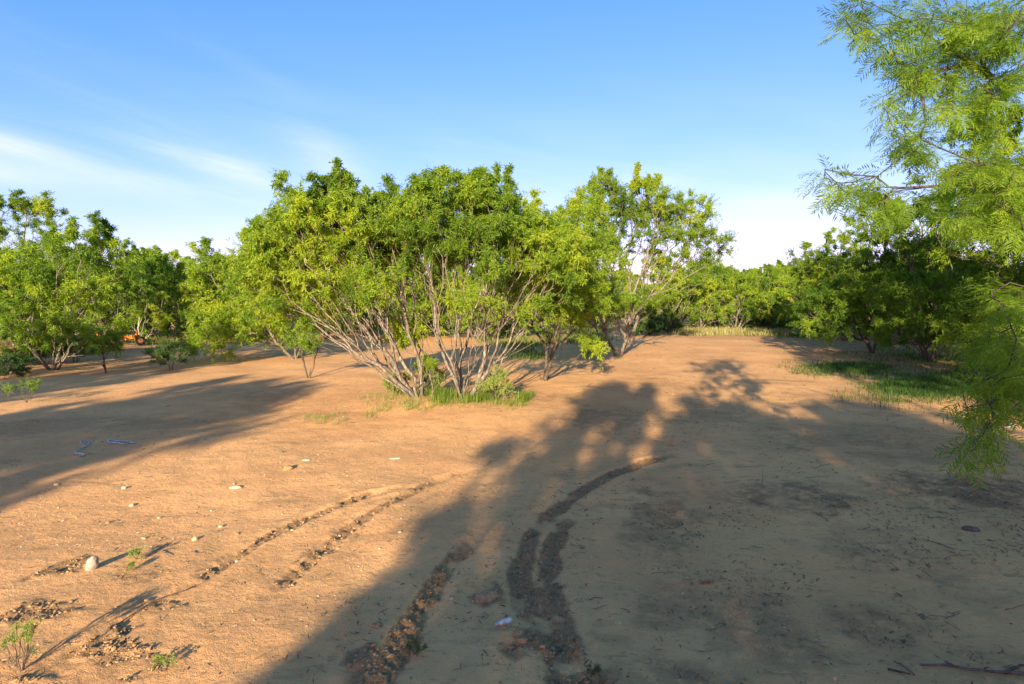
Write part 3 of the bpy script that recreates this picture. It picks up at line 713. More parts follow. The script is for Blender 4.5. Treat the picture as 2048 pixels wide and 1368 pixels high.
fork2 = np.array([4.5, 3.95, 2.3])-nb
seedsN = [[root0, mid0, fork, fork2]+pl((2150,250,3.8),(2048,188,3.62),(1985,155,3.55),(1955,120,3.5),(1930,60,3.45),(1938,-60,3.4)),
    pl((1985,155,3.55),(1940,125,3.5),(1900,100,3.5),(1820,45,3.4),(1740,5,3.35),(1690,18,3.3)),
    [fork2]+pl((2120,345,3.6),(2030,335,3.5),(1960,328,3.4),(1890,300,3.35),(1840,278,3.3),(1785,232,3.2),(1765,214,3.2)),
    [fork, ]+pl((2200,400,3.6),(2110,365,3.5),(2040,362,3.4),(1950,368,3.3),(1860,373,3.2),(1800,376,3.15),(1778,374,3.12),(1752,353,3.1),(1690,348,3.1),(1650,338,3.05)),
    [fork, ]+pl((2150,440,3.3),(2048,462,3.05),(2010,482,3.),(1972,522,2.95)),
    [fork, ]+pl((2200,560,3.5),(2090,585,3.25),(2020,565,3.1),(1985,585,3.05)),
    [mid0*1.2, ]+pl((2250,690,3.5),(2130,700,3.3),(2040,690,3.15),(1970,722,3.05),(1925,785,3.)),
    [mid0*1.2, ]+pl((2200,770,3.4),(2100,775,3.2),(2045,800,3.05),(1996,842,2.95),(1962,868,2.9),(1945,895,2.88)),
    [root0+[.1, .1, 0], np.array([.3, .3, 1.]), np.array([.5, .5, 2.2]), np.array([.3, .9, 3.4])], [root0+[.1, -.1, 0], np.array([.3, -.3, 1.]), np.array([.2, -.5, 2.4]), np.array([0, -.6, 3.6])]]
blN = [(1700,22,42,30,3.3,16),(1755,60,45,45,3.35,26),(1800,110,40,35,3.35,22),(1860,50,60,60,3.45,55),(1950,50,70,70,3.55,75),(2035,40,50,70,3.6,55),(1850,160,55,45,3.4,45),(1915,215,50,35,3.45,30),
    (1990,190,60,55,3.6,45),(1775,205,18,26,3.2,8),(1800,270,45,28,3.2,24),(1850,300,30,25,3.25,12),(1672,362,36,22,3.08,14),(1715,375,36,26,3.1,18),(1765,425,38,24,3.12,22),(1890,345,40,26,3.3,20),
    (1975,325,60,32,3.4,45),(2025,390,50,45,3.3,55),(1955,420,55,40,3.2,45),(2040,450,25,25,3.1,14),(1880,390,28,14,3.2,8),(2060,120,40,60,3.7,25),(2005,270,40,25,3.5,12),
    (2020,585,42,32,3.1,24),(1995,690,62,32,3.1,40),(2035,745,32,50,3.1,34),(1968,780,46,32,3.02,38),(1932,815,22,18,3.,9),(1962,900,22,24,2.88,12),(2035,815,25,25,3.05,10),(2005,628,25,20,3.1,8)]
T = []; inpic = []
for px, py, rx, ry, D, n in blN:
    for _ in range(int(n*(.34 if px < 1900 else .36))):
        v = rngn.normal(0, .5, 3); v *= min(1, 1.0/np.linalg.norm(v))
        T.append(PX(px+v[0]*rx, py+v[1]*ry, D+v[2]*.45)-nb); inpic.append(1)
for _ in range(170):           # the rest of the crown, outside the picture
    v = rngn.normal(0, 1, 3); v /= np.linalg.norm(v); v *= rngn.uniform(.5, 1)
    T.append(np.array([1.5+v[0]*1.5, -.5+v[1]*1.3, 3.2+v[2]*1.5])); inpic.append(0)
T = np.array(T)
PA, par, paths, ends, DA = grow_skeleton(rngn, seedsN, T, alpha=.15, seg=.07, jit=.018, bend=.3)
bgN = Geo(); skeleton_geo(bgN, PA, par, paths, .0026, 2.4, .09, rngn)
obj('trunk', bgN.mesh('trunk', M_BARK_DK, smooth=True), near)
mats = []; outer = []
nS = len(seedsN)
for ids in paths[nS:]:
    P = PA[ids]; seg = np.diff(P, axis=0); ln = np.linalg.norm(seg, axis=1); tot = ln.sum()
    if np.min(np.linalg.norm(T[:-170]-P[-1], axis=1)) > 1e-4: outer.append((P[-1], DA[ids[-1]])); continue
    use = min(tot, .26); c = np.concatenate([[0], np.cumsum(ln)])
    for s_ in np.arange(tot-use, tot+.001, .055):
        k = min(np.searchsorted(c, s_, side='right')-1, len(seg)-1); f = (s_-c[k])/max(ln[k], 1e-6)
        p = P[k]+seg[k]*min(f, 1); td = seg[k]/max(ln[k], 1e-6)
        for rep in range(1 if rngn.random() < .6 else 2):
            d = td*.5+rngn.normal(0, .6, 3); d[2] -= .35; d /= np.linalg.norm(d)
            up = np.array([0, 0, 1.])+rngn.normal(0, .35, 3); z = up-d*(up@d); z /= np.linalg.norm(z); yv = np.cross(z, d)
            mats.append((p, np.stack([d, yv, z], 1), rngn.uniform(.95, 1.3), rngn.integers(5)))
# the 300 leaves that show largest are parts of their own, the rest one part
def vis_key(m):
    w = m[0]+nb; px = CX+w[0]/w[1]*FPX; py = HY-(w[2]-CAM_H)/w[1]*FPX
    if not (5 < px < 2043 and 5 < py < 1363): return 99
    return w[1]-(.5 if px < 1830 or (px < 2000 and 850 < py) else 0)
mats.sort(key=vis_key)
leaf_me = []
for q, (V, F) in enumerate(LV):
    for tq in (.05, .22, .42): leaf_me.append(make_mesh('leaf', V, [F], M_LEAF, {'tone': np.full(len(V), tq)}))
for k, (p, Rm, s_, v) in enumerate(mats[:300]):
    o = bpy.data.objects.new('leaf', leaf_me[int(v)*3+k % 3]); col.objects.link(o); o.parent = near
    M4 = Matrix([[*(Rm[i]*s_), p[i]] for i in range(3)]+[[0, 0, 0, 1]]); o.matrix_local = M4
fN = Geo()
for (p, Rm, s_, v) in mats[300:]:
    V, F = LV[int(v)]; fN.add((V*s_) @ Rm.T+p, F, float(np.clip(rngn.normal(.24, .16), -.1, .7)))
foliage(fN, rngn, np.array([o_[0] for o_ in outer]), np.array([o_[1] for o_ in outer]), np.full(len(outer), .42), 9, 10, .10, .02, tone=np.full(len(outer), .25))
obj('foliage', fN.mesh('foliage', M_LEAF), near, kind='stuff')
print('near tree leaves', len(mats), round(time.time()-T0, 1))

# ------------------------------------------------------------------ shrubs, saplings, weeds
def shrub(name, label, cat, px, py, w, h, seed, n=40, mat=None, bark=None, tone=.3, leaf=.04, width=.009, size=.12, ntw=7, nl=9, up=.6, group=None, stems=5, zc=.6, tip=.003, droop=.1, depth=None):
    rng = np.random.default_rng(seed); x, y = GD(px, py); z = gz(x, y)
    T = []
    while len(T) < n:
        v = rng.normal(0, 1, 3); v /= np.linalg.norm(v); v *= rng.uniform(.4, 1)
        p = np.array([v[0]*w/2, v[1]*w/2*.9, h*zc+v[2]*h*(1-zc)])
        if p[2] > h*.12: T.append(p)
    T = np.array(T); seeds = []
    for k in range(stems):
        a = rng.uniform(0, 6.28); d = np.array([math.cos(a)*.5, math.sin(a)*.5, 1.]); d /= np.linalg.norm(d)
        seeds.append([np.array([math.cos(a)*.02*w, math.sin(a)*.02*w, -.03]), d*h*.12, d*h*.25+rng.normal(0, .01, 3)])
    PA, par, paths, ends, DA = grow_skeleton(rng, seeds, T, alpha=.5, seg=max(.03, h*.12), jit=.01)
    b = Geo(); skeleton_geo(b, PA, par, paths, tip, 2.2, .04, rng)
    f = Geo(); C = PA[ends]; foliage(f, rng, C, DA[ends], size*rng.uniform(.6, 1.2, len(C)), ntw, nl, leaf, width, b, up=up, tone=tone+rng.normal(0, .08, len(C)), droop=droop, cone=.6)
    r = thing(name, label, cat, (x, y, z), 0, group)
    obj('stem', b.mesh('stem', bark or M_BARK), r); obj('foliage', f.mesh('foliage', mat or M_LEAF), r, kind='stuff')
    return r
shrub('shrub', 'bright yellow-green bush at the right foot of the central clump', 'shrub', 992, 803, .66, .50, 1, 70, M_LEAF_YL, tone=.45, zc=.5, leaf=.03, width=.008)
shrub('shrub', 'small bright green bush among the stems at the left foot of the central clump', 'shrub', 792, 797, .5, .40, 2, 45, M_LEAF_YL, tone=.3, zc=.5, leaf=.03, width=.008)
shrub('shrub', 'leafy green bush between the two stem groups of the central clump', 'shrub', 868, 795, .42, .48, 3, 40, M_LEAF_YL, tone=.25, zc=.5, leaf=.03, width=.008)
shrub('shrub', 'little fresh green seedling shoot standing on a bent stem in front of the clump', 'seedling', 862, 806, .2, .62, 4, 12, M_LEAF, tone=.4, zc=.85, stems=2, leaf=.035)
shrub('shrub', 'round blue-green bush with bare feet, right of the small sapling on the left', 'shrub', 342, 738, 1.15, .72, 5, 80, M_LEAF_DK, tone=.25, zc=.6, size=.18, leaf=.05, width=.012, stems=9)
shrub('shrub', 'low dark green bush at the left edge of the picture', 'shrub', 18, 752, .95, .50, 6, 70, M_LEAF_DK, tone=.0, zc=.5, size=.16, leaf=.05, width=.013)
shrub('shrub', 'grey-green scrub beneath the bushy left-edge tree', 'shrub', 150, 722, 1.2, 1.0, 7, 70, M_LEAF_DK, tone=.3, zc=.5, size=.2, leaf=.05, width=.013, stems=9)
shrub('shrub', 'dark scrub around the foot of the bushy left-edge tree', 'shrub', 75, 728, 1.1, .9, 8, 70, M_LEAF_DK, tone=-.05, zc=.5, size=.2, leaf=.05, width=.013, stems=9)
shrub('mesquite_sapling', 'thin dark-stemmed sapling in front of the orange implement', 'sapling', 214, 744, 1.0, 1.0, 9, 13, M_LEAF, M_BARK_DK, tone=.12, zc=.75, size=.2, leaf=.06, width=.012, stems=4, tip=.007, up=.3)
shrub('mesquite_sapling', 'small sapling of several upright thin stems left of the central clump', 'sapling', 617, 754, .75, .95, 10, 24, M_LEAF, M_BARK_DK, tone=.25, zc=.82, size=.2, leaf=.06, width=.012, stems=5, tip=.006, up=.2)
shrub('weed', 'sparse feathery seedling in the shade at the left edge', 'seedling', 52, 806, .55, .36, 12, 9, M_LEAF, tone=.2, zc=.7, size=.14, stems=3)
shrub('weed', 'tiny pale green weed with a dark strip for its shadow, right of the grey wood lump', 'weed', 272, 1116, .11, .06, 13, 10, M_LEAF_YL, tone=.5, size=.04, leaf=.010, width=.0028, ntw=8, nl=7, tip=.0012)
shrub('weed', 'tiny upright weed just below the dark shadow strip on the left', 'weed', 259, 1140, .05, .05, 14, 6, M_LEAF_YL, tone=.4, size=.03, leaf=.010, width=.0028, ntw=8, nl=7, tip=.0012)
shrub('weed', 'yellowish spindly weed in the bottom left corner', 'weed', 42, 1345, .13, .22, 15, 14, M_LEAF_YL, tone=.45, size=.05, leaf=.012, width=.003, ntw=8, nl=8, tip=.0015, stems=3, up=.9)
shrub('weed', 'small green weed between the two foreground ruts', 'weed', 833, 1312, .09, .06, 16, 9, M_LEAF_DK, tone=.3, size=.04, leaf=.010, width=.0028, ntw=8, nl=7, tip=.0012)
shrub('weed', 'faint tiny weed at the bottom edge right of the deep rut', 'weed', 1187, 1338, .05, .04, 17, 6, M_LEAF_DK, tone=.3, size=.03, leaf=.012, width=.004, ntw=4, nl=5, tip=.001)
shrub('weed', 'pale weed on the lit sand beside the faint left rut', 'weed', 322, 1335, .10, .05, 18, 8, M_LEAF_YL, tone=.3, size=.04, leaf=.014, width=.004, ntw=4, nl=5, tip=.001)
for k, (px, py, w, h, lab) in enumerate(((1330, 668, 1.6, .9, 'dark bush at the right foot of the tall airy tree'), (1290, 672, 1.5, .6, 'low grey-green scrub behind the trunk of the tall airy tree'),
        (1500, 658, 2.2, .7, 'low dark bush before the far tree line at the end of the track'), (1560, 660, 1.8, .6, 'low dusky bush at the far right corner of the track'))):
    shrub('shrub', lab, 'shrub', px, py, w, h, 60+k, 50, M_LEAF_DK, tone=.02+.08*k, zc=.5, size=.3, leaf=.10, width=.03, stems=7)

for k, (px, py, w, h, lab) in enumerate(((250, 672, 2.2, 1.3, 'green undergrowth behind the right end of the orange implement'), (400, 682, 2.0, 1.2, 'undergrowth beneath the low-hanging pale green tree, left side'),
        (500, 676, 2.2, 1.0, 'undergrowth beneath the low-hanging pale green tree, right side'), (10, 700, 2.0, 1.5, 'green undergrowth at the left edge behind the bushy tree'), (680, 668, 2.4, 1.2, 'low bush seen through the leaning stems of the central clump'),
        (860, 664, 2.6, 1.2, 'low bush behind the middle of the central clump'), (1010, 668, 2.2, 1.1, 'low bush behind the right stems of the central clump'), (1640, 672, 2.4, 1.3, 'leafy bush under the half-lit tree at the end of the track'),
        (1790, 684, 2.4, 1.3, 'shaded bush behind the twin dark trunks'), (1950, 700, 2.4, 1.5, 'shaded bush between the splayed trunks and the tallest dark tree'))):
    shrub('shrub', lab, 'shrub', px, py, w, h, 80+k, 60, (M_LEAF, M_LEAF_DK)[k % 2], tone=.1+.06*(k % 3), zc=.5, size=.32, leaf=.09, width=.026, stems=7)
def blades(rng, P, hgt, wid, nper, rad, lean=.35, tone=.4):
    """grass tufts: bent two-piece blades"""
    n = len(P)*nper
    B = np.repeat(P, nper, 0)+np.concatenate([rng.normal(0, rad, (n, 2)), np.zeros((n, 1))], 1)
    B[:, 2] = ground_h(B[:, 0], B[:, 1])-.004
    h = (np.repeat(hgt*rng.uniform(.5, 1.2, len(P)), nper)*rng.uniform(.45, 1.1, n))[:, None]
    a = rng.uniform(0, 6.28, n); d = np.stack([np.cos(a), np.sin(a), 0*a], 1); w = np.stack([-np.sin(a), np.cos(a), 0*a], 1)*wid*rng.uniform(.7, 1.2, (n, 1))
    L1 = lean*rng.uniform(.2, 1.2, (n, 1))
    M = B+np.array([0, 0, 1.])*h*.6+d*h*L1*.35; Tt = B+np.array([0, 0, 1.])*h*(1-L1*.3)+d*h*L1
    V = np.stack([B-w*.5, B+w*.5, M+w*.4, M-w*.4, Tt], 1).reshape(-1, 3)
    b = np.arange(n)[:, None]*5
    g = Geo(); tn = np.repeat(np.clip(rng.normal(tone, .18, n), -.2, .9), 5)
    g.V.append(V); g.A.append(tn); g.F[4] = [b+[0, 1, 2, 3]]; g.F[3] = [b+[3, 2, 4]]; g.n = len(V)
    return g
def scatter_px(rng, px, py, rx, ry, n, dens_noise=None):
    out = []
    for _ in range(n):
        v = rng.normal(0, .5, 2); qx, qy = px+v[0]*rx, max(640, py+v[1]*ry); x, y = GD(qx, qy); out.append((x, y, 0))
    return np.array(out)
rg = np.random.default_rng(9)
def grass(label, P, h, w, nper, rad, mat, tone=.4, lean=.35):
    o = obj('grass', blades(rg, P, h, w, nper, rad, lean, tone).mesh('grass', mat), kind='stuff'); o['label'] = label; o['category'] = 'grass'
cc = np.concatenate
grass('bright green grass tufts at the foot of the central mesquite clump', cc([scatter_px(rg, 893, 806, 26, 10, 26), scatter_px(rg, 960, 806, 60, 7, 30), scatter_px(rg, 1045, 803, 18, 8, 12), scatter_px(rg, 860, 800, 40, 8, 20)]), .20, .006, 26, .05, M_GRASS, .55, .7)
grass('short sparse grass on the sand in front of the central clump', cc([scatter_px(rg, 735, 832, 8, 3, 3), scatter_px(rg, 770, 822, 14, 5, 5), scatter_px(rg, 640, 838, 50, 12, 10), scatter_px(rg, 830, 822, 60, 8, 14), scatter_px(rg, 1010, 815, 50, 8, 16), scatter_px(rg, 780, 800, 50, 15, 14)]), .11, .005, 18, .05, M_GRASS, .6)
grass('dry straw-coloured grass around the clump of stems', cc([scatter_px(rg, 800, 812, 80, 14, 60), scatter_px(rg, 950, 812, 80, 10, 40)]), .07, .004, 16, .07, M_DRYGRASS, .5, .8)
grass('dark green grass patch in the shade right of the track', cc([scatter_px(rg, 1820, 775, 110, 30, 230), scatter_px(rg, 1700, 738, 95, 12, 240), scatter_px(rg, 1890, 770, 60, 30, 150)]), .15, .008, 22, .12, M_GRASS, -.15, .7)  # low tone puts the thicket's shade into the blade colour, here and below
grass('patchy grass under the shaded trees on the right', cc([scatter_px(rg, 1850, 715, 160, 14, 170), scatter_px(rg, 1960, 740, 80, 25, 90), scatter_px(rg, 1600, 674, 90, 6, 160)]), .16, .011, 12, .2, M_GRASS, 0., .7)
def far_patch(n, x0, x1, y0, y1):
    px = rg.uniform(x0, x1, n); py = rg.uniform(y0, y1, n); return np.array([(*GD(a, b), 0) for a, b in zip(px, py)])
grass('pale yellow-green grass where the track meets the far trees', cc([far_patch(900, 1350, 1640, 648, 672)]), .30, .028, 12, .3, M_DRYGRASS, .35)
grass('grass and weeds under the trees on the left of the clearing', cc([far_patch(420, -60, 620, 655, 690), far_patch(160, 60, 200, 690, 712)]), .26, .024, 12, .25, M_GRASS, .35)
grass('green weeds behind the trunks of the central group', cc([far_patch(200, 960, 1220, 665, 690), far_patch(300, 620, 1220, 650, 668), far_patch(60, 1010, 1090, 690, 720)]), .26, .022, 12, .2, M_GRASS, .35)

# ------------------------------------------------------------------ pebbles, clods and litter
t_ = (1+5**.5)/2
ICO = np.array([(-1,t_,0),(1,t_,0),(-1,-t_,0),(1,-t_,0),(0,-1,t_),(0,1,t_),(0,-1,-t_),(0,1,-t_),(t_,0,-1),(t_,0,1),(-t_,0,-1),(-t_,0,1)])/math.hypot(1, t_)
ICF = np.array([(0,11,5),(0,5,1),(0,1,7),(0,7,10),(0,10,11),(1,5,9),(5,11,4),(11,10,2),(10,7,6),(7,1,8),(3,9,4),(3,4,2),(3,2,6),(3,6,8),(3,8,9),(4,9,5),(2,4,11),(6,2,10),(8,6,7),(9,8,1)])
def lumps(rng, P, size, flat=.6, rough=.28):
    n = len(P); J = 1+rng.normal(0, rough, (n, 12, 1)); S = np.stack([rng.uniform(.7, 1.5, n), rng.uniform(.7, 1.2, n), rng.uniform(.6, 1.1, n)*flat], 1)
    V = ICO[None]*J*S[:, None, :]
    a = rng.uniform(0, 6.28, n); c, s_ = np.cos(a)[:, None], np.sin(a)[:, None]
    V = np.stack([V[..., 0]*c-V[..., 1]*s_, V[..., 0]*s_+V[..., 1]*c, V[..., 2]], 2)*size[:, None, None]
    z = ground_h(P[:, 0], P[:, 1])
    V[..., 0] += P[:, :1]; V[..., 1] += P[:, 1:2]; V[..., 2] += (z+size*flat*.25)[:, None]
    return V.reshape(-1, 3), (ICF[None]+np.arange(n)[:, None, None]*12).reshape(-1, 3)
def fan(rng, n, y0, y1, p=1.0):
    y = np.exp(rng.uniform(math.log(y0), math.log(y1), n)); x = rng.uniform(-.98, .98, n)*y; return np.stack([x, y], 1)
rp = np.random.default_rng(4)
P = fan(rp, 9000, 2.3, 16); keep = fbm(P[:, 0], P[:, 1], 1.1, 3, 61)+np.where(P[:, 0] < .2, .10, -.08)+rp.uniform(-.12, .12, len(P)) > .50
P = P[keep]; sz = .0022+.0050*rp.random(len(P))**4+.0005*P[:, 1]*.5
V, F = lumps(rp, P, sz, .7); o = obj('pebbles', make_mesh('pebbles', V, [F], M_PEB), kind='stuff'); o['label'] = 'small pale pebbles strewn over the sand'; o['category'] = 'pebbles'
P = fan(rp, 230000, 2.3, 12); m, _, _ = rough_mask(P[:, 0], P[:, 1])
P = P[m > rp.uniform(.35, 1.3, len(P))][:6500]; sz = .0028+.0085*rp.random(len(P))**2.6
V, F = lumps(rp, P, sz, .75, .3); o = obj('soil_clods', make_mesh('soil_clods', V, [F], M_CLOD), kind='stuff'); o['label'] = 'crumbled brown soil clods along the wheel ruts and scuffed patches'; o['category'] = 'soil clods'
print('clods', len(P))
# litter: short dark slivers, denser to the right and in drifts
P = fan(rp, 60000, 2.3, 24); f = fbm(P[:, 0], P[:, 1]*1.0, .75, 5, 71, .6); m, _, _ = rough_mask(P[:, 0], P[:, 1])
right = sstep(-1.5, 1.5, P[:, 0]-.10*P[:, 1])
w = sstep(.48, .62, f)*(.15+.85*right)+.035+.10*right*m+litter_mask(P[:, 0], P[:, 1])*.25
P = P[rp.random(len(P)) < w]; n = len(P)
a = rp.uniform(0, 6.28, n); L_ = (.004+.024*rp.random(n)**3)*(1+.06*P[:, 1]); W_ = (.0012+.0022*rp.random(n))*(1+.08*P[:, 1])
d = np.stack([np.cos(a), np.sin(a), rp.normal(0, .18, n)], 1)*L_[:, None]; q = np.stack([-np.sin(a), np.cos(a), rp.normal(0, .3, n)], 1)*W_[:, None]
C = np.stack([P[:, 0], P[:, 1], ground_h(P[:, 0], P[:, 1])+.004+W_], 1)
V = np.stack([C-d, C+q+[0, 0, .002], C+d, C-q], 1).reshape(-1, 3)
o = obj('leaf_litter', make_mesh('leaf_litter', V, [np.arange(4*n).reshape(-1, 4)], M_LITTER), kind='stuff'); o['label'] = 'dark twig and leaf litter scattered over the ground'; o['category'] = 'litter'
print('litter', n)

# ------------------------------------------------------------------ single things lying on the ground
def lump_mesh(name, seed, sx, sy, sz_, mat, rough=.22, sub=2, smooth=False):
    rng = np.random.default_rng(seed); V = ICO.copy(); F = ICF.copy()
    for _ in range(sub):
        mid = {}; V = list(V); NF = []
        def g(a, b):
            k = (min(a, b), max(a, b))
            if k not in mid: p = (V[a]+V[b])/2; V.append(p/np.linalg.norm(p)); mid[k] = len(V)-1
            return mid[k]
        for a, b, c in F:
            x, y_, z = g(a, b), g(b, c), g(c, a); NF += [(a, x, z), (b, y_, x), (c, z, y_), (x, y_, z)]
        V = np.array(V); F = np.array(NF)
    n1 = fbm(V[:, 0]*1.0+seed, V[:, 1]+V[:, 2]*1.7, .8, 3, seed)-.5; n2 = fbm(V[:, 0]-V[:, 2], V[:, 1]*1.3+seed, .35, 2, seed+3)-.5
    V = V*(1+(n1*2*rough+n2*rough))[:, None]; V[:, 2] = np.maximum(V[:, 2], -.55)
    return make_mesh(name, V*[sx, sy, sz_], [F], mat, smooth=smooth)
def place(me, name, label, cat, px, py, rz=0, dz=0, group=None):
    x, y = GD(px, py); return thing(name, label, cat, (x, y, gz(x, y)+dz), rz, group, me)
place(lump_mesh('clod', 1, .05, .04, .035, M_CLOD), 'clod', 'knobbly earth clod casting a wide shadow, right of the pale slab on the lit sand', 'clod', 576, 937, .3, .012)
place(lump_mesh('stone', 2, .055, .022, .018, M_STONE, .12), 'stone', 'long pale flat stone on the lit sand, the largest left of the middle', 'stone', 470, 975, .15, .006)
place(lump_mesh('stone', 3, .045, .014, .012, M_STONE, .12), 'stone', 'thin pale sliver of stone just right of the knobbly clod', 'stone', 612, 919, .0, .004)
place(lump_mesh('stone', 4, .016, .014, .016, M_STICK), 'stone', 'small black chunk standing upright behind the knobbly clod', 'stone', 564, 904, .4, .008)
place(lump_mesh('stone', 5, .022, .017, .018, M_STONE), 'stone', 'grey stone left of the long pale flat stone', 'stone', 248, 972, .4, .006)
place(lump_mesh('stone', 6, .022, .02, .014, M_STONE), 'stone', 'squarish yellow stone below the grey stone on the lit sand', 'stone', 264, 1004, .2, .006)
place(lump_mesh('stone', 7, .026, .018, .012, M_PEB), 'stone', 'flat cream stone near the shadow edge on the left', 'stone', 113, 966, .1, .004)
place(lump_mesh('stone', 8, .022, .018, .016, M_PEB), 'stone', 'cream pebble above the lone thin curl of bark', 'stone', 390, 1076, .5, .005)
place(lump_mesh('stone', 9, .018, .014, .012, M_PEB), 'stone', 'small cream stone left of the long rut on the lit sand', 'stone', 441, 1048, .5, .005)
place(lump_mesh('stone', 10, .012, .011, .010, M_PEB), 'stone', 'single cream pebble in the shade right of the ruts', 'stone', 1182, 1102, .5, .004)
place(lump_mesh('stone', 11, .06, .035, .012, M_STONE, .15), 'stone', 'broad greenish flat stone on the lit sand below the central clump', 'stone', 790, 912, .1, .003)
place(lump_mesh('stone', 12, .014, .012, .010, M_PEB), 'stone', 'white pebble left of the dark mound', 'stone', 903, 1190, .5, .004)
place(lump_mesh('stone', 13, .013, .013, .010, M_PEB), 'stone', 'pale pebble at the bottom edge right of the straws', 'stone', 1668, 1354, .5, .004)
place(lump_mesh('clod', 14, .07, .05, .035, M_CLOD, .3, 3), 'clod', 'low rounded mound of crumbled dark soil between the ruts', 'clod', 973, 1183, .2, .004)
place(lump_mesh('clod', 15, .055, .03, .022, M_STICK, .3), 'clod', 'dark flat clod in the shade far right of the ruts', 'clod', 1941, 1067, -.2, .006)
place(lump_mesh('stone', 16, .03, .024, .02, M_CLOD, .3), 'stone', 'upper of two rough brownish stones by the plastic bottle', 'stone', 1035, 1262, .6, .008)
place(lump_mesh('stone', 17, .03, .02, .018, M_CLOD, .3), 'stone', 'lower of two rough brownish stones by the plastic bottle', 'stone', 1043, 1279, .1, .008)
place(lump_mesh('clod', 18, .03, .024, .014, M_CLOD, .3), 'clod', 'small brown clod in the bottom left shade', 'clod', 753, 1258, .1, .004)
rr = np.random.default_rng(55)
names = ('pale', 'brown', 'grey')
for k in range(26):     # countable stones on the lit sand
    px, py = rr.uniform(60, 900), rr.uniform(900, 1120); s_ = rr.uniform(.007, .014)
    o = place(lump_mesh('stone', 100+k, s_*1.3, s_, s_*.8, (M_PEB, M_CLOD, M_STONE)[k % 3], .2, 1), 'stone', 'one of the thumbnail-sized stones dotted over the lit sand', 'stone', px, py, rr.uniform(0, 3), .003, 'thumbnail-sized stones on the lit sand')
# grey lump of weathered wood
lw = place(lump_mesh('wood_lump', 21, .034, .034, .058, M_WOOD, .13, 3, True), 'wood_lump', 'grey rounded lump of weathered wood casting a long shadow in the left foreground', 'wood', 184, 1137, .2, .022)
lw.rotation_euler = (.15, .2, .3)
kn = obj('knot', lump_mesh('knot', 22, .016, .014, .014, M_STICK, .2, 2), lw); kn.location = (.014, -.006, .052)

def stick(name, label, cat, pts, r0, r1, mat, branches=(), lift=.006, seed=0, group=None, k=6):
    rng = np.random.default_rng(seed); P = np.array([(*GD(*p[:2]), 0) for p in pts]); o0 = P[0].copy()
    def dense(P, hts=None):
        out = []
        for a, b in zip(P[:-1], P[1:]):
            for t in np.linspace(0, 1, 4)[:-1]: out.append(a+(b-a)*t+np.append(rng.normal(0, .002, 2), 0))
        out.append(P[-1]); out = np.array(out); out[:, 2] = ground_h(out[:, 0], out[:, 1])+lift+r0; return out
    g = Geo()
    for Q, ra, rb in [(P, r0, r1)]+[(np.array([(*GD(*p[:2]), 0) for p in b]), r1*1.3, r1*.6) for b in branches]:
        D_ = dense(Q); V, F, C3 = tube(D_, np.linspace(ra, rb, len(D_)), k, cap=True)
        base = g.n; g.add(V, F); g.F.setdefault(3, []).append(C3+base)
    o = thing(name, label, cat, (0, 0, 0), 0, group)
    z0 = gz(o0[0], o0[1]); off = np.array([o0[0], o0[1], z0])
    g.V = [v-off for v in g.V]; me = g.mesh(name, mat, smooth=True); bpy.data.objects.remove(o)
    return thing(name, label, cat, tuple(off), 0, group, me)
stick('stick', 'long dark fallen stick in the bottom right corner', 'stick', [(1842,1333),(1890,1334),(1940,1345),(2000,1353),(2060,1358)], .0045, .006, M_STICK, [[(2010,1354),(2035,1343),(2056,1342)], [(1905,1336),(1896,1331),(1890,1326)]], seed=1)
stick('stick', 'dark forked twig left of the long fallen stick', 'stick', [(1788,1322),(1808,1334),(1828,1352)], .003, .004, M_STICK, [[(1775,1338),(1800,1345),(1822,1351)]], seed=2)
stick('straw', 'pale straw lying in the right foreground', 'straw', [(1620,1276),(1645,1276),(1672,1280)], .0022, .0018, M_STRAW, seed=3)
stick('straw', 'pale straw at the bottom edge, below the other one', 'straw', [(1532,1336),(1555,1340),(1582,1344)], .0022, .0018, M_STRAW, seed=4)
stick('twig', 'thin fallen twig on the sunlit sand right of the central clump', 'twig', [(1150,776),(1170,777),(1190,777),(1214,781)], .006, .003, M_STICK, [[(1175,777),(1180,772),(1186,770)]], seed=5)
stick('twig', 'dark strip standing in for the shadow of the tiny pale weed on the left', 'twig', [(290,1114),(305,1104),(320,1095),(335,1082)], .004, .003, M_STICK, [[(318,1101),(328,1104),(338,1112)]], seed=6)  # dark strip modelled where the weed's cast shadow falls
stick('bark_curl', 'thin curl of bark on the lit sand', 'bark', [(383,1104),(392,1108),(404,1106)], .003, .002, M_STICK, seed=7)
stick('twig', 'low arched dark twig in the shade right of the deep rut', 'twig', [(1180,1186),(1190,1182),(1205,1185)], .003, .002, M_STICK, seed=8)
stick('twig', 'dark twig below the dark flat clod on the right', 'twig', [(1865,1093),(1885,1102),(1910,1112)], .003, .003, M_STICK, seed=9)
stick('twig', 'pale twig in the shade near the plastic bottle', 'twig', [(1002,1219),(1010,1218),(1014,1226)], .0028, .002, M_STRAW, seed=10)
stick('twig', 'long thin branch lying along the lower left rut', 'twig', [(200,1276),(262,1234),(320,1198),(392,1170)], .0035, .002, M_STICK, seed=11)
stick('twig', 'thin dark twig lying right of the shaded curl patches', 'twig', [(1632,1028),(1646,1036),(1658,1044)], .0035, .002, M_STICK, seed=12)
rr = np.random.default_rng(58)
for k in range(34):
    px, py = rr.uniform(1130, 2040), rr.uniform(900, 1350); a = rr.uniform(-.5, .5); l = rr.uniform(10, 24)
    stick('twig', 'one of the short dark twigs scattered over the shaded ground on the right', 'twig', [(px-l*math.cos(a), py-l*math.sin(a)*.5), (px, py+rr.uniform(-3, 3)), (px+l*math.cos(a), py+l*math.sin(a)*.5)], .0022, .0015, M_STICK, seed=200+k, group='short twigs scattered on the shaded ground', k=4)
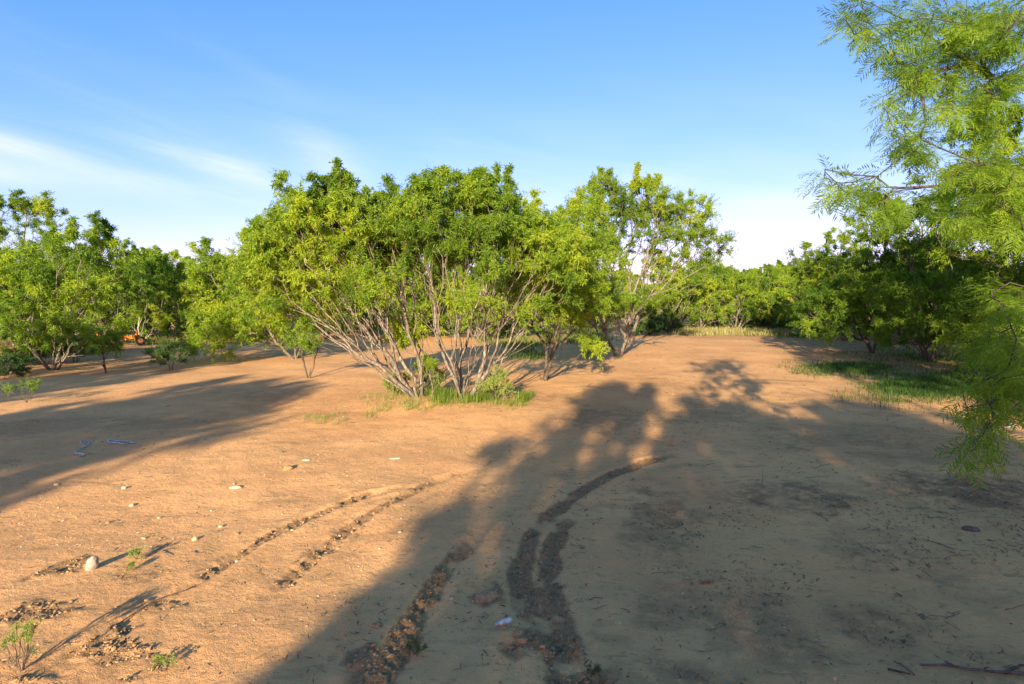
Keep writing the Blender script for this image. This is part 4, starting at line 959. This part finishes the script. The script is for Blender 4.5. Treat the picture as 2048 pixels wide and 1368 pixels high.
# upright thin dead stem
x, y = GD(1525, 968); zz = gz(x, y); V, F = tube([(0,0,-.01),(.003,.004,.07),(-.002,0,.15)], [.0025,.002,.001], 5)
thing('dry_weed', 'single thin dead stem standing upright in the shaded grass mat', 'stem', (x, y, zz), 0, None, make_mesh('dry_weed', V, [F], M_STICK))
# dry curled leaf
def leaf_sheet():
    u, v = np.meshgrid(np.linspace(-1, 1, 13), np.linspace(-1, 1, 7)); w = np.sqrt(np.clip(1-u**2*.9, 0, 1))*(.8+.2*np.sin(u*7))
    X = u*.045; Yv = v*w*.02; Zv = .006+.012*v**2+.006*np.sin(u*5)*v+.004*np.cos(u*9)
    V = np.stack([X.ravel(), Yv.ravel(), Zv.ravel()], 1); i = (np.arange(6)[:, None]*13+np.arange(12)).ravel()
    return V, np.stack([i, i+1, i+14, i+13], 1)
V, F = leaf_sheet(); dl = place(make_mesh('dry_leaf', V, [F], M_DRYLEAF), 'dry_leaf', 'curled tan dead leaf on the shaded ground right of the deep rut', 'leaf', 1413, 1156, .1, .0)
so = dl.modifiers.new('thickness', 'SOLIDIFY'); so.thickness = .0015

# cloudy plastic bottle
def lathe(prof, k=20):
    P = np.array(prof); a = np.arange(k)*2*math.pi/k
    V = np.stack([np.repeat(P[:, 0], k), (P[:, 1:2]*np.cos(a)).ravel(), (P[:, 1:2]*np.sin(a)).ravel()], 1)
    n = len(P); i = np.arange(n-1)[:, None]*k+np.arange(k); j = np.arange(n-1)[:, None]*k+(np.arange(k)+1) % k
    return V, np.stack([i, j, j+k, i+k], 2).reshape(-1, 4)
bx_, by_ = GD(990, 1243); bot = thing('plastic_bottle', 'small cloudy plastic tube bottle lying beside the deep rut', 'bottle', (bx_, by_, gz(bx_, by_)+.014), R(28))
V, F = lathe([(.018,.0001),(.018,.008),(.026,.009),(.034,.013),(.06,.0145),(.095,.015),(.098,.013),(.098,.0001)])
obj('body', make_mesh('body', V, [F], M_CLEAR, smooth=True), bot)
V, F = lathe([(0,.0001),(0,.0085),(.017,.0095),(.0175,.0001)]); obj('cap', make_mesh('cap', V, [F], M_PLASTIC, smooth=False), bot)
# white scrap (broken plastic cup) by the hanging branch
V, F = lathe([(0,.0001),(.004,.03),(.02,.042),(.045,.046),(.05,.047),(.05,.043),(.02,.038),(.007,.028),(.006,.0001)], 22)
sx_, sy_ = GD(2026, 856); scr = thing('plastic_cup', 'small white plastic cup lying on its side behind the near hanging branch', 'cup', (sx_, sy_, gz(sx_, sy_)+.04), R(200), None, make_mesh('plastic_cup', V, [F], M_BONE, smooth=True))
stick('bone', 'thin white bone sliver on the ground left of the white cup', 'bone', [(2012,843),(2018,842),(2023,842)], .006, .005, M_BONE, seed=33)
# blue cord in two pieces: each a pair of twisted strands
def cord(label, pts, r=.006, seed=0):
    P = np.array([(*GD(*p), 0) for p in pts]); Q = []
    for a, b in zip(P[:-1], P[1:]):
        for t in np.linspace(0, 1, 7)[:-1]: Q.append(a+(b-a)*t)
    Q.append(P[-1]); Q = np.array(Q)
    for _ in range(3): Q[1:-1] = (Q[:-2]+2*Q[1:-1]+Q[2:])/4
    rng = np.random.default_rng(seed); Q[:, 2] = ground_h(Q[:, 0], Q[:, 1])+r*1.5+np.abs(rng.normal(0, .003, len(Q)))
    off = np.array([Q[0, 0], Q[0, 1], gz(Q[0, 0], Q[0, 1])]); o = thing('cord', label, 'cord', tuple(off))
    n = len(Q); ph = np.arange(n)*1.1; T_ = np.gradient(Q, axis=0); T_ /= np.linalg.norm(T_, axis=1)[:, None]; S_ = np.cross(T_, [0, 0, 1.]); 
    for s_ in (0, math.pi):
        C = Q-off+S_*(np.cos(ph+s_)*r*.6)[:, None]+np.array([0, 0, 1.])*(np.sin(ph+s_)*r*.6)[:, None]
        V, F = tube(C, np.full(n, r*.75), 6); obj('strand', make_mesh('strand', V, [F], M_ROPE, smooth=True), o)
cord('frayed blue cord folded into a long loop on the left, the right-hand piece', [(268,890),(256,886),(240,885),(222,884),(215,886),(220,889),(236,889),(250,892),(262,889),(270,889)], .007, 1)
cord('blue cord bent in a zigzag, the lower piece left of the looped one', [(182,888),(168,896),(156,902),(149,906),(153,908),(165,909),(170,910),(160,914)], .007, 2)
cord('short blue cord end just above the zigzag piece', [(190,884),(178,886),(166,888),(160,886),(161,883)], .006, 3)

# ------------------------------------------------------------------ old orange farm implement (bush-hidden on the left)
def box(g, c, s, rot=(0, 0, 0)):
    V = np.array([(x, y, z) for x in (-1, 1) for y in (-1, 1) for z in (-1, 1)], float)*np.array(s)/2
    from mathutils import Euler
    M3 = np.array(Euler(rot).to_matrix()); V = V @ M3.T+np.array(c)
    g.add(V, np.array([(0, 1, 3, 2), (4, 6, 7, 5), (0, 4, 5, 1), (2, 3, 7, 6), (0, 2, 6, 4), (1, 5, 7, 3)]))
ix, iy = GD(232, 690); IP = np.array([ix, iy, gz(ix, iy)]); imp = thing('farm_implement', 'old orange tractor-drawn farm implement half hidden by scrub at the left', 'farm implement', tuple(IP))
k_ = iy/FPX
def ipx(px, py, dy=0): p = PX(px, py, iy+dy)-IP; return p
def beam(name, a, b, w, h, mat=M_ORANGE, parent=imp):
    a = np.array(a); b = np.array(b); d = b-a; L_ = np.linalg.norm(d); g = Geo()
    yaw = math.atan2(d[1], d[0]); pit = -math.asin(d[2]/L_); box(g, (0, 0, 0), (L_, w, h), (0, pit, yaw))
    g.V = [v+(a+b)/2 for v in g.V]; return obj(name, g.mesh(name, mat, tone=False), parent)
beam('frame_beam', ipx(182, 667), ipx(214, 670), .12, .07)
beam('hopper', ipx(200, 669, -.1), ipx(216, 673, -.1), .3, .13)
beam('shovel_blade', ipx(203, 682, -.2), ipx(214, 674, -.2), .35, .05, M_RUST)
beam('frame_beam', ipx(238, 676), ipx(276, 672), .14, .09)
beam('frame_beam', ipx(258, 675, -.15), ipx(274, 673, -.15), .3, .12)
beam('upright_post', ipx(273, 675), ipx(274, 663), .07, .07)
beam('brace', ipx(243, 670), ipx(250, 684), .06, .08)
beam('brace', ipx(250, 684), ipx(253, 674), .06, .06)
beam('rear_beam', ipx(205, 672, .7), ipx(275, 671, .7), .10, .07, M_RUST)
for x0, x1 in ((220, 225), (231, 227)): beam('mast_leg', ipx(x0, 668, .6), ipx(x1, 653, .6), .05, .06)
beam('mast_leg', ipx(226, 668, .9), ipx(226, 654, .6), .05, .06); beam('mast_head', ipx(222, 654, .6), ipx(230, 654, .6), .12, .10, M_RUST)
def wheel(px, py, r):
    c = ipx(px, py, -.1); c[2] = r; g = Geo(); u = np.linspace(0, 2*math.pi, 25)[:-1]; v = np.linspace(0, 2*math.pi, 11)[:-1]
    U, Vv = np.meshgrid(u, v, indexing='ij'); rr_ = r*.78+r*.22*np.cos(Vv)
    V = np.stack([rr_*np.cos(U), r*.26*np.sin(Vv), rr_*np.sin(U)], 2).reshape(-1, 3); i, j = np.meshgrid(np.arange(24), np.arange(10), indexing='ij')
    F = np.stack([i*10+j, ((i+1) % 24)*10+j, ((i+1) % 24)*10+(j+1) % 10, i*10+(j+1) % 10], 2).reshape(-1, 4)
    w = obj('wheel', make_mesh('wheel', V, [F], M_TYRE, smooth=True), imp); w.location = tuple(c); w.rotation_euler = (0, 0, .5)
    V, F = lathe([(-.05, .0001), (-.05, r*.56), (.05, r*.56), (.05, .0001)], 16); rm = obj('rim', make_mesh('rim', V, [F], M_RUST), w); rm.rotation_euler = (0, 0, math.pi/2)
wheel(281, 683, .17); wheel(242, 686, .13); wheel(207, 684, .18)
print('done', round(time.time()-T0, 1), 'tris', sum(len(m.polygons)*2 for m in bpy.data.meshes))
